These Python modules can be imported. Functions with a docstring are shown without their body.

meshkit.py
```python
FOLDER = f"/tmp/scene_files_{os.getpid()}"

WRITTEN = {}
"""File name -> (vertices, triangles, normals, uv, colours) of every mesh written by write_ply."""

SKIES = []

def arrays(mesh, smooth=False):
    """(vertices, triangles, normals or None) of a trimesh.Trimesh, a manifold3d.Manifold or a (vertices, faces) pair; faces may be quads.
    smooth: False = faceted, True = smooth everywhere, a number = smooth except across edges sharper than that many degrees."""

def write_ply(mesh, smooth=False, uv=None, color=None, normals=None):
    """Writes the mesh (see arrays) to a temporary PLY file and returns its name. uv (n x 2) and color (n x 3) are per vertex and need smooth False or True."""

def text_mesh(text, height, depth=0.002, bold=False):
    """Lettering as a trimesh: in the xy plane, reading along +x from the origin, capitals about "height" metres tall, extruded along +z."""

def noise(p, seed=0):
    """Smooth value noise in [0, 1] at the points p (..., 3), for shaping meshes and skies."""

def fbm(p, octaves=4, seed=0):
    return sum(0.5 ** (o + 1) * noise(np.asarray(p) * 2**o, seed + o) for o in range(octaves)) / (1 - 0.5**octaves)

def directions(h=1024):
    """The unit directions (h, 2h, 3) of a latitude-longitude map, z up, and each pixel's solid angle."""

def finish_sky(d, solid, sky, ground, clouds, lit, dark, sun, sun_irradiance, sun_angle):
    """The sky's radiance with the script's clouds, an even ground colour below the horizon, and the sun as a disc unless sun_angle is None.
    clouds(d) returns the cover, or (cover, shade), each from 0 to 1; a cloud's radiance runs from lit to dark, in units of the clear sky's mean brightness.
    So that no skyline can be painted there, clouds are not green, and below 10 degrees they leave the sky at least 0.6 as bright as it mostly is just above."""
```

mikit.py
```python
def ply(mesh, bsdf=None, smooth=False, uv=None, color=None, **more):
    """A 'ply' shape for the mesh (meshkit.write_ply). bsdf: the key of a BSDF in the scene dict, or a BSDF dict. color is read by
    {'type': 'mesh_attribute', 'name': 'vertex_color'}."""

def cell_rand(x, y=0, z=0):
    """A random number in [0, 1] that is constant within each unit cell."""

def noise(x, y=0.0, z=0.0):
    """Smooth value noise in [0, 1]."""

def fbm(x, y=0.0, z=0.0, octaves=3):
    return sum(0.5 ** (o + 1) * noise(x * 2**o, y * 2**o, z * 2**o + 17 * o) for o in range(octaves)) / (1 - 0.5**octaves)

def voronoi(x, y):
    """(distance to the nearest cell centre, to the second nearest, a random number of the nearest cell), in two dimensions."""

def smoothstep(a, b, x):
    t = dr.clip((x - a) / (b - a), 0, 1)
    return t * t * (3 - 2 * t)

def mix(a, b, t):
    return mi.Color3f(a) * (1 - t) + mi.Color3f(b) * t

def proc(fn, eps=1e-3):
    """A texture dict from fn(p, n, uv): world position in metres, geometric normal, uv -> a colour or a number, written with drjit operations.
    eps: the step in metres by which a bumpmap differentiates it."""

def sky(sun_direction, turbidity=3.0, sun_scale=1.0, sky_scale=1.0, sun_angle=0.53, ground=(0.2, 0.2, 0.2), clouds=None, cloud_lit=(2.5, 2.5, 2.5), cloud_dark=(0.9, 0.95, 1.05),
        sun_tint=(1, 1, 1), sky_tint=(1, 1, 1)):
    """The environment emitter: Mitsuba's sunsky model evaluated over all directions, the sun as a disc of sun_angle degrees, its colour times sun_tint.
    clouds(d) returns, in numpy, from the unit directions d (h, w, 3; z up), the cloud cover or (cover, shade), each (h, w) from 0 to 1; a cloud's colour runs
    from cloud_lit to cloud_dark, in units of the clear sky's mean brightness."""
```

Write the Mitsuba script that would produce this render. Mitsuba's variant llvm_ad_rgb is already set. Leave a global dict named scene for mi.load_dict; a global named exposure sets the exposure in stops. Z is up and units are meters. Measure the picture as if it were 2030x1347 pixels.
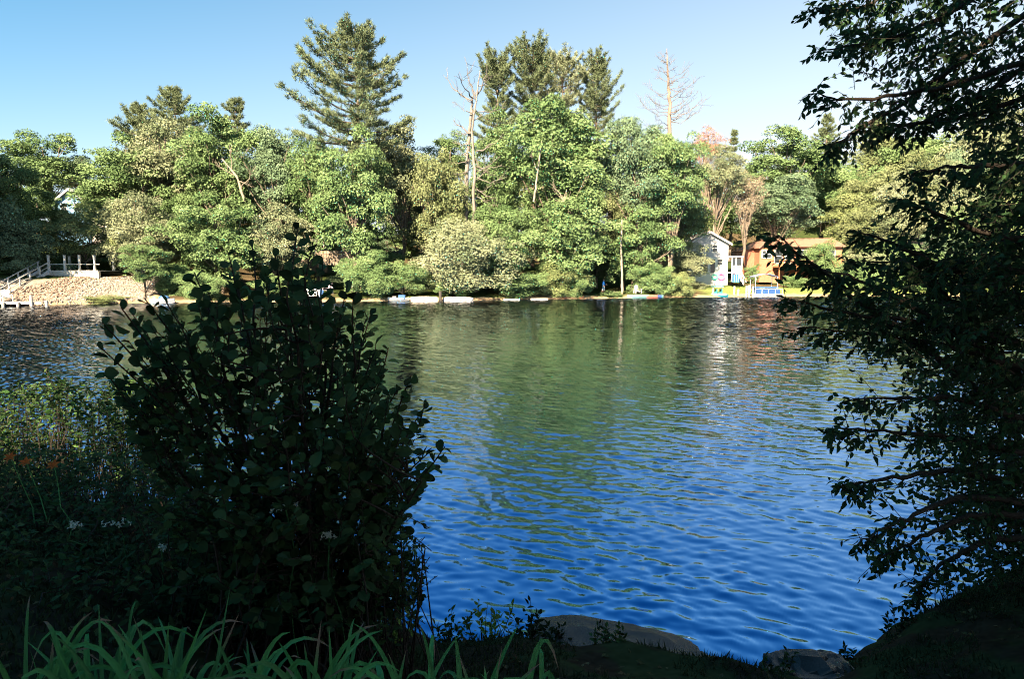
import math
import numpy as np, trimesh, mitsuba as mi, mikit, meshkit
from shapely.geometry import Polygon, Point
from shapely import contains_xy

T = mi.ScalarTransform4f
scene, labels = {}, {}
RNG = np.random.default_rng(7)

# ------------------------------------------------------------------ camera, sky, exposure
PW, PH, F = 2030.0, 1347.0, 1323.0          # picture size the layout was measured in, focal length in those pixels
EYE = np.array([0.0, 0.0, 2.9])             # metres above the lake
PITCH = math.atan(128.5 / F)                # looking slightly down
FWD = np.array([0, math.cos(PITCH), -math.sin(PITCH)])
UPV = np.array([0, math.sin(PITCH), math.cos(PITCH)])
scene['camera'] = {'type': 'perspective', 'fov': math.degrees(2 * math.atan(PW / 2 / F)), 'fov_axis': 'x', 'near_clip': 0.05, 'far_clip': 3000.0,
                   'to_world': T().look_at(origin=EYE.tolist(), target=(EYE + FWD).tolist(), up=[0, 0, 1])}
SUN = np.array([-0.38, -0.925, 0.0]) * math.cos(math.radians(36)) + np.array([0, 0, math.sin(math.radians(36))])


def haze_band(d):
    """Pale summer haze low over the horizon, a little denser away from the sun's side."""
    el = np.degrees(np.arcsin(np.clip(d[..., 2], -1, 1)))
    return np.clip(0.98 * np.exp(-np.maximum(el, 0) / (13 * (1 + 0.75 * d[..., 0]))), 0, 1)


scene['sky'] = mikit.sky(SUN.tolist(), turbidity=3.0, sun_tint=(1.0, 0.99, 0.95), sky_tint=(0.078, 0.225, 0.245), clouds=haze_band, cloud_lit=(4.1, 3.6, 3.25), cloud_dark=(4.1, 3.6, 3.25))
exposure = 4.6


def ray(px, py):
    return (px - PW / 2) / F * np.array([1.0, 0, 0]) - (py - PH / 2) / F * UPV + FWD


def at(px, py, Y):
    d = ray(px, py)
    return EYE + d * (Y / d[1])


def gp(px, py, z=0.0):
    d = ray(px, py)
    return EYE + d * ((z - EYE[2]) / d[2])


def sst(a, b, x):
    t = np.clip((x - a) / (b - a), 0, 1)
    return t * t * (3 - 2 * t)


# ------------------------------------------------------------------ scene book-keeping
def fresh(name, parent=None):
    base = (parent + '__' if parent else '') + name
    key, n = base, 0
    while key in scene or key in labels or any(k.startswith(key + '__') for k in (labels if parent is None else ())):
        n += 1
        key = f'{base}_{n:03d}'
    return key


def thing(name, label, cat, group=None, kind=None):
    key = fresh(name)
    labels[key] = {'label': label, 'category': cat}
    if group: labels[key]['group'] = group
    if kind: labels[key]['kind'] = kind
    return key


def put(mesh, bsdf, name=None, parent=None, key=None, color=None, smooth=False, label=None, kind=None, to_world=None):
    key = key or fresh(name, parent)
    d = mikit.ply(mesh, bsdf, smooth=smooth, color=color)
    if to_world is not None: d['to_world'] = to_world
    scene[key] = d
    if label or kind:
        labels.setdefault(key, {})
        if label: labels[key]['label'] = label
        if kind: labels[key]['kind'] = kind
    return key


def structure(key, mesh, bsdf, **kw):
    put(mesh, bsdf, key=key, **kw)
    labels.setdefault(key, {})['kind'] = 'structure'


# ------------------------------------------------------------------ materials
VC = {'type': 'mesh_attribute', 'name': 'vertex_color'}
def rgb(*c): return {'type': 'rgb', 'value': list(c)}
def matte(*c, r=0.8): return {'type': 'twosided', 'b': {'type': 'principled', 'base_color': rgb(*c), 'roughness': r, 'specular': 0.3}}

scene['m_leaf'] = {'type': 'principledthin', 'base_color': VC, 'roughness': 0.55, 'diff_trans': 0.38, 'eta': 1.35}
scene['m_near_leaf'] = {'type': 'principledthin', 'base_color': VC, 'roughness': 0.42, 'diff_trans': 0.45, 'eta': 1.4}
scene['m_bark'] = {'type': 'twosided', 'b': {'type': 'principled', 'base_color': VC, 'roughness': 0.9, 'specular': 0.2}}
scene['m_paint'] = {'type': 'twosided', 'b': {'type': 'principled', 'base_color': VC, 'roughness': 0.45, 'specular': 0.5}}
scene['m_glass'] = {'type': 'twosided', 'b': {'type': 'principled', 'base_color': rgb(0.02, 0.025, 0.03), 'roughness': 0.08, 'specular': 0.6}}
scene['m_water'] = {'type': 'principled', 'base_color': rgb(0.030, 0.22, 0.51), 'metallic': 1.0, 'roughness': 0.07, 'specular': 0.5}


def far_ground(p, n, uv):
    a = mikit.fbm(p.x * 0.9, p.y * 0.9, 3.0, octaves=4)
    b = mikit.noise(p.x * 5.0, p.y * 5.0, 1.0)
    c = mikit.fbm(p.x * 0.12, p.y * 0.12, 9.0, octaves=2)
    soil = mikit.mix([0.10, 0.07, 0.042], [0.20, 0.155, 0.10], a)
    grass = mikit.mix([0.10, 0.15, 0.045], [0.17, 0.20, 0.07], b)
    sand = mikit.mix([0.15, 0.115, 0.075], [0.27, 0.215, 0.145], a)
    litter = mikit.mix([0.035, 0.028, 0.016], [0.10, 0.075, 0.045], a)
    weeds = mikit.mix([0.02, 0.032, 0.012], [0.05, 0.065, 0.022], b)
    col = mikit.mix(litter, weeds, mikit.smoothstep(0.42, 0.55, c + 0.25 * (a - 0.5)))
    lawn = mikit.smoothstep(24.0, 27.0, p.x) * (1 - mikit.smoothstep(98.0, 101.0, p.y))
    col = mikit.mix(col, grass, lawn)
    gravel = mikit.mix([0.11, 0.098, 0.088], [0.21, 0.188, 0.165], mikit.fbm(p.x * 4.0, p.y * 4.0, 2.0, octaves=4))
    col = mikit.mix(col, gravel, mikit.smoothstep(-35.6, -36.4, p.x + 0.6 * a) * (1 - mikit.smoothstep(2.3, 2.6, p.z + 0.3 * (a - 0.5))))
    return mikit.mix(sand, col, mikit.smoothstep(0.16, 0.42, p.z + 0.5 * (a - 0.5)))


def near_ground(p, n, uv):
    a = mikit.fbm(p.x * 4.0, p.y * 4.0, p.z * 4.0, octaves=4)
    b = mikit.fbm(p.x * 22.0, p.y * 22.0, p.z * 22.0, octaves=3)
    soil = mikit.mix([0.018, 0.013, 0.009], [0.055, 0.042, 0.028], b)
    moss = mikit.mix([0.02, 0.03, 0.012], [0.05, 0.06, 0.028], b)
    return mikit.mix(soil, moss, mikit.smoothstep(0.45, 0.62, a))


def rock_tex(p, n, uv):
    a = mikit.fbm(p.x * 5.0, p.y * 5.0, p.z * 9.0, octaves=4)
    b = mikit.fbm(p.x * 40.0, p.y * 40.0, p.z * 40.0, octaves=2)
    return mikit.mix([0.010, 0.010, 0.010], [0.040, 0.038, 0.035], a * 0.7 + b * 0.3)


scene['m_far_ground'] = {'type': 'twosided', 'b': {'type': 'diffuse', 'reflectance': mikit.proc(far_ground)}}
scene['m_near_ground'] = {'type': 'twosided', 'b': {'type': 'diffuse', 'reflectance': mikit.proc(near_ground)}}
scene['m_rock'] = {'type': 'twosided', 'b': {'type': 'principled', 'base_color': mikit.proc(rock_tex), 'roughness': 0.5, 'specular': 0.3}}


# ------------------------------------------------------------------ mesh helpers
class MB:
    """Collects pieces with one colour each into one mesh."""
    def __init__(self): self.v, self.f, self.c, self.n = [], [], [], 0
    def add(self, v, f, col):
        v = np.asarray(v, float); f = np.asarray(f, int)
        self.v.append(v); self.f.append(f + self.n); self.n += len(v)
        c = np.asarray(col, float)
        self.c.append(np.broadcast_to(c, (len(v), 3)) if c.ndim == 1 else c)
        return self
    def mesh(self, m, col): return self.add(np.array(m.vertices), np.array(m.faces), col)
    def box(self, x0, x1, y0, y1, z0, z1, col, M=None):
        m = trimesh.creation.box(bounds=[[min(x0, x1), min(y0, y1), min(z0, z1)], [max(x0, x1), max(y0, y1), max(z0, z1)]])
        if M is not None: m.apply_transform(M)
        return self.mesh(m, col)
    def beam(self, a, b, w, h, col):
        a, b = np.asarray(a, float), np.asarray(b, float)
        d = b - a; L = np.linalg.norm(d); d /= L
        s = np.cross(d, [0, 0, 1.0]) if abs(d[2]) < 0.95 else np.array([1.0, 0, 0]); s /= np.linalg.norm(s)
        u = np.cross(s, d)
        q = [a + s * w / 2 * i + u * h / 2 * j + d * L * k for k in (0, 1) for i, j in ((-1, -1), (1, -1), (1, 1), (-1, 1))]
        f = [[0, 1, 2], [0, 2, 3], [4, 6, 5], [4, 7, 6]] + [t for i in range(4) for t in ([i, i + 4, (i + 1) % 4 + 4], [i, (i + 1) % 4 + 4, (i + 1) % 4])]
        return self.add(q, np.array(f)[:, ::-1], col)
    def tube(self, pts, rad, col, sides=5):
        v, f = tube(pts, rad, sides)
        return self.add(v, f, col)
    def arr(self): return (np.vstack(self.v), np.vstack(self.f)), np.vstack(self.c)
    def put(self, bsdf, name=None, parent=None, key=None, **kw):
        m, c = self.arr()
        return put(m, bsdf, name, parent, key, color=c, **kw)


def tube(points, radii, sides=5):
    p = np.asarray(points, float)
    t = np.gradient(p, axis=0); t /= np.linalg.norm(t, axis=1, keepdims=True) + 1e-12
    a = np.cross(t, np.where(np.abs(t[:, 2:]) < 0.9, [0, 0, 1.0], [1.0, 0, 0])); a /= np.linalg.norm(a, axis=1, keepdims=True) + 1e-12
    b, ang = np.cross(t, a), np.arange(sides) * 2 * np.pi / sides
    v = p[:, None] + np.broadcast_to(radii, (len(p),))[:, None, None] * (np.cos(ang)[None, :, None] * a[:, None] + np.sin(ang)[None, :, None] * b[:, None])
    i, j = np.meshgrid(np.arange(len(p) - 1), np.arange(sides), indexing='ij')
    q = np.stack([i * sides + j, i * sides + (j + 1) % sides, (i + 1) * sides + (j + 1) % sides, (i + 1) * sides + j], -1).reshape(-1, 4)
    f = np.vstack([q[:, [0, 1, 2]], q[:, [0, 2, 3]]])
    caps = np.array([[k0, k0 + (k + 1 if s else k), k0 + (k if s else k + 1)] for k0, s in ((0, 1), ((len(p) - 1) * sides, 0)) for k in range(1, sides - 1)])
    return v.reshape(-1, 3), np.vstack([f, caps])


def curve(a, b, sag=0.0, wob=0.0, n=5, rng=RNG):
    """A gently bent line from a to b."""
    a, b = np.asarray(a, float), np.asarray(b, float)
    t = np.linspace(0, 1, n)[:, None]
    p = a + (b - a) * t
    p[:, 2] += sag * (4 * t * (1 - t))[:, 0]
    if wob: p[1:-1] += rng.normal(0, wob, (n - 2, 3))
    return p


def unit(v): return v / (np.linalg.norm(v, axis=-1, keepdims=True) + 1e-12)


def frames(d, nrm):
    """Matrices whose columns are side, along d, normal."""
    d = unit(d); n = unit(nrm - (nrm * d).sum(-1, keepdims=True) * d); s = np.cross(d, n)
    return np.stack([s, d, n], -1)


def leaf_shape(rows, fold=0.25, curl=0.15):
    """rows: (position along, half width); the first and last are points. 12 or so triangles, folded along the midrib and curled."""
    V, idx = [], []
    for t, w in rows:
        z = -curl * t * t
        if w <= 0: idx.append((len(V),)); V.append((0, t, z))
        else:
            idx.append((len(V), len(V) + 1, len(V) + 2)); V += [(-w, t, z + fold * w), (0, t, z), (w, t, z + fold * w)]
    Fc = []
    for a, b in zip(idx[:-1], idx[1:]):
        if len(a) == 1: Fc += [(a[0], b[1], b[0]), (a[0], b[2], b[1])]
        elif len(b) == 1: Fc += [(a[0], a[1], b[0]), (a[1], a[2], b[0])]
        else: Fc += [(a[0], a[1], b[1]), (a[0], b[1], b[0]), (a[1], a[2], b[2]), (a[1], b[2], b[1])]
    return np.array(V, float), np.array(Fc, int)


LEAF_ROUND = leaf_shape([(0, 0), (0.16, 0.16), (0.45, 0.34), (0.72, 0.36), (0.92, 0.2), (1.0, 0)], 0.3, 0.15)      # broad egg-shaped leaf
LEAF_OVAL = leaf_shape([(0, 0), (0.15, 0.13), (0.4, 0.24), (0.7, 0.17), (1.0, 0)], 0.35, 0.25)                      # pointed leaf
LEAF_SMALL = leaf_shape([(0, 0), (0.4, 0.26), (1.0, 0)], 0.3, 0.2)
CARD = (np.array([(0, 0, 0), (-0.36, 0.48, 0.13), (0, 1, -0.08), (0.36, 0.48, 0.13)]), np.array([(0, 2, 1), (0, 3, 2)]))   # a far leaf, folded along the midrib
NEEDLE = (np.array([(-0.10, 0, 0), (0.10, 0, 0), (0, 1, 0.0)]), np.array([(0, 1, 2)]))


def scatter(shape, P, D, N, size, col):
    """Copies of a leaf shape at P along D with normals N: one (vertices, faces), colours."""
    V, Fc = shape
    R = frames(D, N)
    size = np.broadcast_to(size, (len(P),))
    v = np.einsum('kij,nj->kni', R, V) * size[:, None, None] + P[:, None]
    f = Fc[None] + (np.arange(len(P)) * len(V))[:, None, None]
    c = np.repeat(np.broadcast_to(col, (len(P), 3)), len(V), axis=0)
    return (v.reshape(-1, 3), f.reshape(-1, 3)), c


def ball(n, rng):
    return unit(rng.normal(size=(n, 3)))


# ------------------------------------------------------------------ the lake
def waves(x, y, dy):
    """Wind ripples: many short crossing wave trains over a little swell, stronger in gusty patches."""
    rng = np.random.default_rng(3)
    h = np.zeros_like(x)
    P = np.stack([x, y, 0 * x], -1)
    patch = 0.50 + 1.0 * meshkit.fbm(P * [0.16, 0.08, 1], 3, 5)
    fine = 0.45 + 1.1 * meshkit.fbm(P * [0.9, 0.55, 1] + 40, 3, 9)
    main = math.atan2(1.0, 0.85)
    wx, wy = 0.10 * (meshkit.fbm(P * 0.8, 2, 21) - .5) * 2, 0.10 * (meshkit.fbm(P * 0.8 + 9, 2, 22) - .5) * 2     # bends the crests
    X, Y = x + wx, y + wy
    for k in range(84):
        swell = k % 12 == 0
        L = rng.uniform(0.5, 1.1) if swell else 0.075 * (0.40 / 0.075) ** rng.random()
        th = main + rng.normal(0, 0.3 if swell else 0.58)
        s = (0.010 if swell else 0.0165 * (0.5 + rng.random()) * (L / 0.25) ** -0.05)
        kx, ky = 2 * math.pi / L * math.cos(th), 2 * math.pi / L * math.sin(th)
        ph = kx * X + ky * Y + rng.random() * 6.28
        h += s * L / (2 * math.pi) * np.sin(ph + 0.6 * np.sin(0.21 * ph + k)) * sst(2.0, 3.2, L / dy) * (1 if swell else fine)
    breeze = 1 + 1.3 * sst(3, 16, np.abs(x - 0.5 + 3 * np.sin(y * 0.11)))       # the middle lies in the lee of the tall trees
    return h * patch * (1 + 0.6 * sst(14, 45, y)) * (1 + (breeze - 1) * sst(8, 16, y))


def build_lake():
    ys = [3.6]
    while ys[-1] < 93: ys.append(ys[-1] + min(0.0036 * ys[-1], 0.085))
    ys = np.array(ys)
    u = np.linspace(-1, 1, 430)
    X = u[None] * (ys[:, None] * 0.80 + 1.5)
    Y = np.broadcast_to(ys[:, None], X.shape)
    Z = waves(X, Y, np.broadcast_to(np.gradient(ys)[:, None], X.shape))
    nr, nc = X.shape
    V = np.stack([X, Y, Z], -1).reshape(-1, 3)
    i, j = np.meshgrid(np.arange(nr - 1), np.arange(nc - 1), indexing='ij')
    a = (i * nc + j).ravel()
    Fc = np.vstack([np.stack([a, a + 1, a + nc + 1], 1), np.stack([a, a + nc + 1, a + nc], 1)])
    # calm sheet for the water beside and beyond the rippled part
    base = len(V)
    V = np.vstack([V, [(-300, -5, -0.12), (300, -5, -0.12), (300, 140, -0.12), (-300, 140, -0.12)]])
    Fc = np.vstack([Fc, [(base, base + 1, base + 2), (base, base + 2, base + 3)]])
    structure('lake_water', (V, Fc), 'm_water', smooth=True)


build_lake()

# ------------------------------------------------------------------ far shore terrain
SH = np.array([gp(px, py)[:2] for px, py in ((-260, 611), (0, 607), (250, 602), (700, 598), (1000, 595), (1300, 591), (1540, 588.5), (1750, 588), (2030, 587), (2300, 587))])
SH = np.vstack([[(-260, 55)], SH, [(260, 100)]])


def shore(x): return np.interp(x, SH[:, 0], SH[:, 1])


def bank(px):
    """Distance of the far water line in a picture column."""
    Y = 75.0
    for _ in range(6): Y = float(shore(at(px, 560, Y)[0]))
    return Y


def farz(x, y):
    x, y = np.asarray(x, float), np.asarray(y, float)
    d = y - shore(x) + 0.5 * (meshkit.fbm(np.stack([x * 0.35, 0 * x, 0 * x], -1), 3, 2) - 0.5) * 2
    z = -0.6 + 1.05 * sst(-1.2, 0.7, d)
    lawn = sst(22, 30, x)
    z = z + (0.075 * np.clip(d, 0, 14) + 0.17 * np.clip(d - 14, 0, 60)) * (1 - lawn) + (0.06 * np.clip(d, 0, 22) + 0.22 * np.clip(d - 24, 0, 70)) * lawn
    left = sst(-34.5, -38.5, x)
    z = z + left * 1.75 * sst(1.2, 6.4, d)
    return z + 0.25 * (meshkit.fbm(np.stack([x * 0.25, y * 0.25, 0 * x], -1), 3, 4) - 0.5) * sst(0, 3, d)


def build_far():
    dd = np.concatenate([[-4, -2.5, -1.5], np.arange(-1.2, 1.2, 0.2), np.arange(1.3, 8, 0.55), np.arange(8, 30, 2.0), np.arange(30, 190, 8.0)])
    xs = np.concatenate([np.arange(-250, -90, 8.0), np.arange(-90, 100, 0.6), np.arange(100, 251, 8.0)])
    X, D = np.meshgrid(xs, dd)
    Y = shore(X) + D
    V = np.stack([X, Y, farz(X, Y)], -1).reshape(-1, 3)
    nr, nc = X.shape
    i, j = np.meshgrid(np.arange(nr - 1), np.arange(nc - 1), indexing='ij')
    a = (i * nc + j).ravel()
    structure('far_hillside', (V, np.vstack([np.stack([a, a + 1, a + nc + 1], 1), np.stack([a, a + nc + 1, a + nc], 1)])), 'm_far_ground', smooth=True)


build_far()

# ------------------------------------------------------------------ near bank
NS = np.array([(-60, 12), (-14, 9.5), (-6, 8.2), (-3.2, 7.0), (-1.9, 5.6), (-1.2, 4.95), (-0.5, 4.75), (0.3, 4.75), (1.0, 4.62), (1.6, 4.3), (1.95, 4.25), (2.3, 4.5), (3.2, 5.2), (5, 6.2), (10, 7.2), (60, 9)])


def nearz(x, y):
    x, y = np.asarray(x, float), np.asarray(y, float)
    P = np.stack([x, y, 0 * x], -1)
    d = np.interp(x, NS[:, 0], NS[:, 1]) - y + 0.35 * (meshkit.fbm(P * 1.3, 3, 1) - 0.5)
    z = -0.5 + 0.55 * sst(-0.8, 0.1, d) + 0.42 * sst(0.0, 0.55, d) + 0.85 * sst(0.3, 3.2, d) + 0.02 * np.clip(d - 3, 0, 40)
    return z + 0.10 * (meshkit.fbm(P * 3.0, 4, 8) - 0.5) * sst(-0.3, 0.4, d)


def build_near():
    ys = np.concatenate([np.arange(-60, -4, 4.0), np.arange(-4, 1.0, 0.5), np.arange(1.0, 8.6, 0.06), np.arange(8.6, 14, 0.6)])
    xs = np.concatenate([np.arange(-60, -9, 3.0), np.arange(-9, 9, 0.07), np.arange(9, 61, 3.0)])
    X, Y = np.meshgrid(xs, ys)
    V = np.stack([X, Y, nearz(X, Y)], -1).reshape(-1, 3)
    nr, nc = X.shape
    i, j = np.meshgrid(np.arange(nr - 1), np.arange(nc - 1), indexing='ij')
    a = (i * nc + j).ravel()
    structure('near_bank', (V, np.vstack([np.stack([a, a + 1, a + nc + 1], 1), np.stack([a, a + nc + 1, a + nc], 1)])), 'm_near_ground', smooth=True)


build_near()

# ------------------------------------------------------------------ far trees
GREEN, PALE, YELLOW, BLUEG, DARK, OLIVE, RUST, TAN, PINE = (np.array(c) for c in (
    (0.120, 0.182, 0.080), (0.168, 0.192, 0.118), (0.165, 0.200, 0.090), (0.112, 0.165, 0.100), (0.098, 0.152, 0.066), (0.135, 0.160, 0.080), (0.30, 0.15, 0.10), (0.22, 0.185, 0.14), (0.118, 0.150, 0.085)))
BARK = np.array([0.13, 0.105, 0.085])


def leaves_of(clumps, radii, dens, size, hue, rng, flat=0.72, droop=0.0, vary=0.20, counts=None):
    Ps, Ds, Ns, Cs, Ss = [], [], [], [], []
    for i, (c, r) in enumerate(zip(clumps, radii)):
        n = max(12, int(dens * r * r)) if counts is None else max(8, int(counts[i]))
        d = ball(n, rng)
        d[:, 2] = np.where(d[:, 2] < -0.35, -d[:, 2] * 0.7, d[:, 2]); d = unit(d)
        rr = r * (0.55 + 0.5 * rng.random(n) ** 0.6)
        Ps.append(c + d * rr[:, None] * [1, 1, flat])
        nn = unit(d * 0.75 + [0, 0, 0.45] + rng.normal(0, 0.42, (n, 3)))
        dirs = np.cross(nn, rng.normal(size=(n, 3))); dirs = unit(dirs) + d * 0.35 - [0, 0, 0.25 + droop]
        Ds.append(dirs); Ns.append(nn)
        tint = 1 + rng.normal(0, vary) * np.array([1.0, 0.8, 0.9])
        tint = np.clip(tint, 0.55, 1.6)
        Cs.append(np.clip(hue * tint * (1 + rng.normal(0, 0.16, (n, 1))), 0.012, 0.5))
        Ss.append(size * (0.65 + 0.7 * rng.random(n)))
    return scatter(CARD, np.vstack(Ps), np.vstack(Ds), np.vstack(Ns), np.concatenate(Ss), np.vstack(Cs))


CROWNS = {}


def crown_library():
    """Unit crowns as shapegroups: irregular heaps of leaf clumps on forking boughs, a few for every leaf colour."""
    n = 0
    for hname, hue, count, kinds in (('green', GREEN, 26000, 5), ('pale', PALE, 22000, 3), ('yellow', YELLOW, 22000, 2), ('blue', BLUEG, 26000, 3), ('dark', DARK, 22000, 2), ('olive', OLIVE, 22000, 2), ('rust', RUST, 8000, 1), ('tan', TAN, 7000, 1)):
        CROWNS[hname] = []
        for v in range(kinds):
            rng = np.random.default_rng(900 + n)
            K = 80
            d = ball(K, rng); rad = rng.random(K) ** .38
            env = 0.55 + 0.75 * meshkit.noise(d * 2.0 + 3.1 * n, n)
            C = d * (rad * env)[:, None] * .93
            # each bough carries a string of clumps, so lobes are lopsided rather than round
            C = np.vstack([C, C * (0.80 + .1 * rng.random((K, 1))) + rng.normal(0, .09, (K, 3)), C[:50] * 1.06 + rng.normal(0, .10, (50, 3))])
            r = np.concatenate([.13 + .13 * rng.random(K), .09 + .11 * rng.random(K), .05 + .08 * rng.random(50)])
            w = r ** 2; per = count * w / w.sum()
            m, c = leaves_of(C, r, 0, .043, hue, rng, counts=per)
            key = f'crown_source_{n}'
            scene[key] = {'type': 'shapegroup', 'crown': mikit.ply(m, 'm_leaf', color=c)}
            CROWNS[hname].append((key, C)); n += 1


def broadleaf(name, label, px, top, bot, hw, Y, hue, seed, cat='tree', group='broadleaf trees on the far shore', bark=BARK, lean=0.0, depth=0.85):
    rng = np.random.default_rng(seed)
    Y = max(Y, bank(px) + 0.9)
    c0 = at(px, (top + bot) / 2, Y)
    rx, rz = hw * Y / F * 1.13, abs(at(px, top, Y)[2] - at(px, bot, Y)[2]) / 2 * 1.12
    ry = rx * depth
    g0 = float(farz(c0[0], Y))
    key, C = CROWNS[hue][seed % len(CROWNS[hue])]
    yaw = rng.random() * 360
    M = T().translate(c0.tolist()).scale([rx, ry, rz]).rotate([1, 0, 0], 55 if rz < .75 * rx else 0).rotate([0, 0, 1], yaw)
    t = thing(name, label, cat, group)
    scene[t + '__crown'] = {'type': 'instance', 'sg': {'type': 'ref', 'id': key}, 'to_world': M}
    Q = C @ np.array(M.matrix)[:3, :3].T + c0
    base = np.array([c0[0] + lean, c0[1] + 0.2 * ry, g0 - 0.3])
    H = c0[2] + rz - g0
    topp = np.array([c0[0], c0[1], c0[2] + 0.55 * rz])
    tr = curve(base, topp, 0, 0.03 * rx + 0.05, 7, rng)
    r0 = 0.013 * H + 0.04
    mb = MB()
    mb.tube(tr, np.linspace(r0, r0 * 0.25, 7), bark, 6)
    for k in rng.permutation(80)[:34]:
        j = np.clip(int(6 * (Q[k, 2] - g0 - 0.35 * H) / H) + 1, 1, 5)
        mb.tube(curve(tr[j], Q[k], 0.25, 0.12, 5, rng), np.linspace(r0 * 0.34, 0.03, 5), bark * (0.8 + 0.9 * rng.random()), 4)
    mb.put('m_bark', 'trunk', t, smooth=True)
    return t


crown_library()


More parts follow.
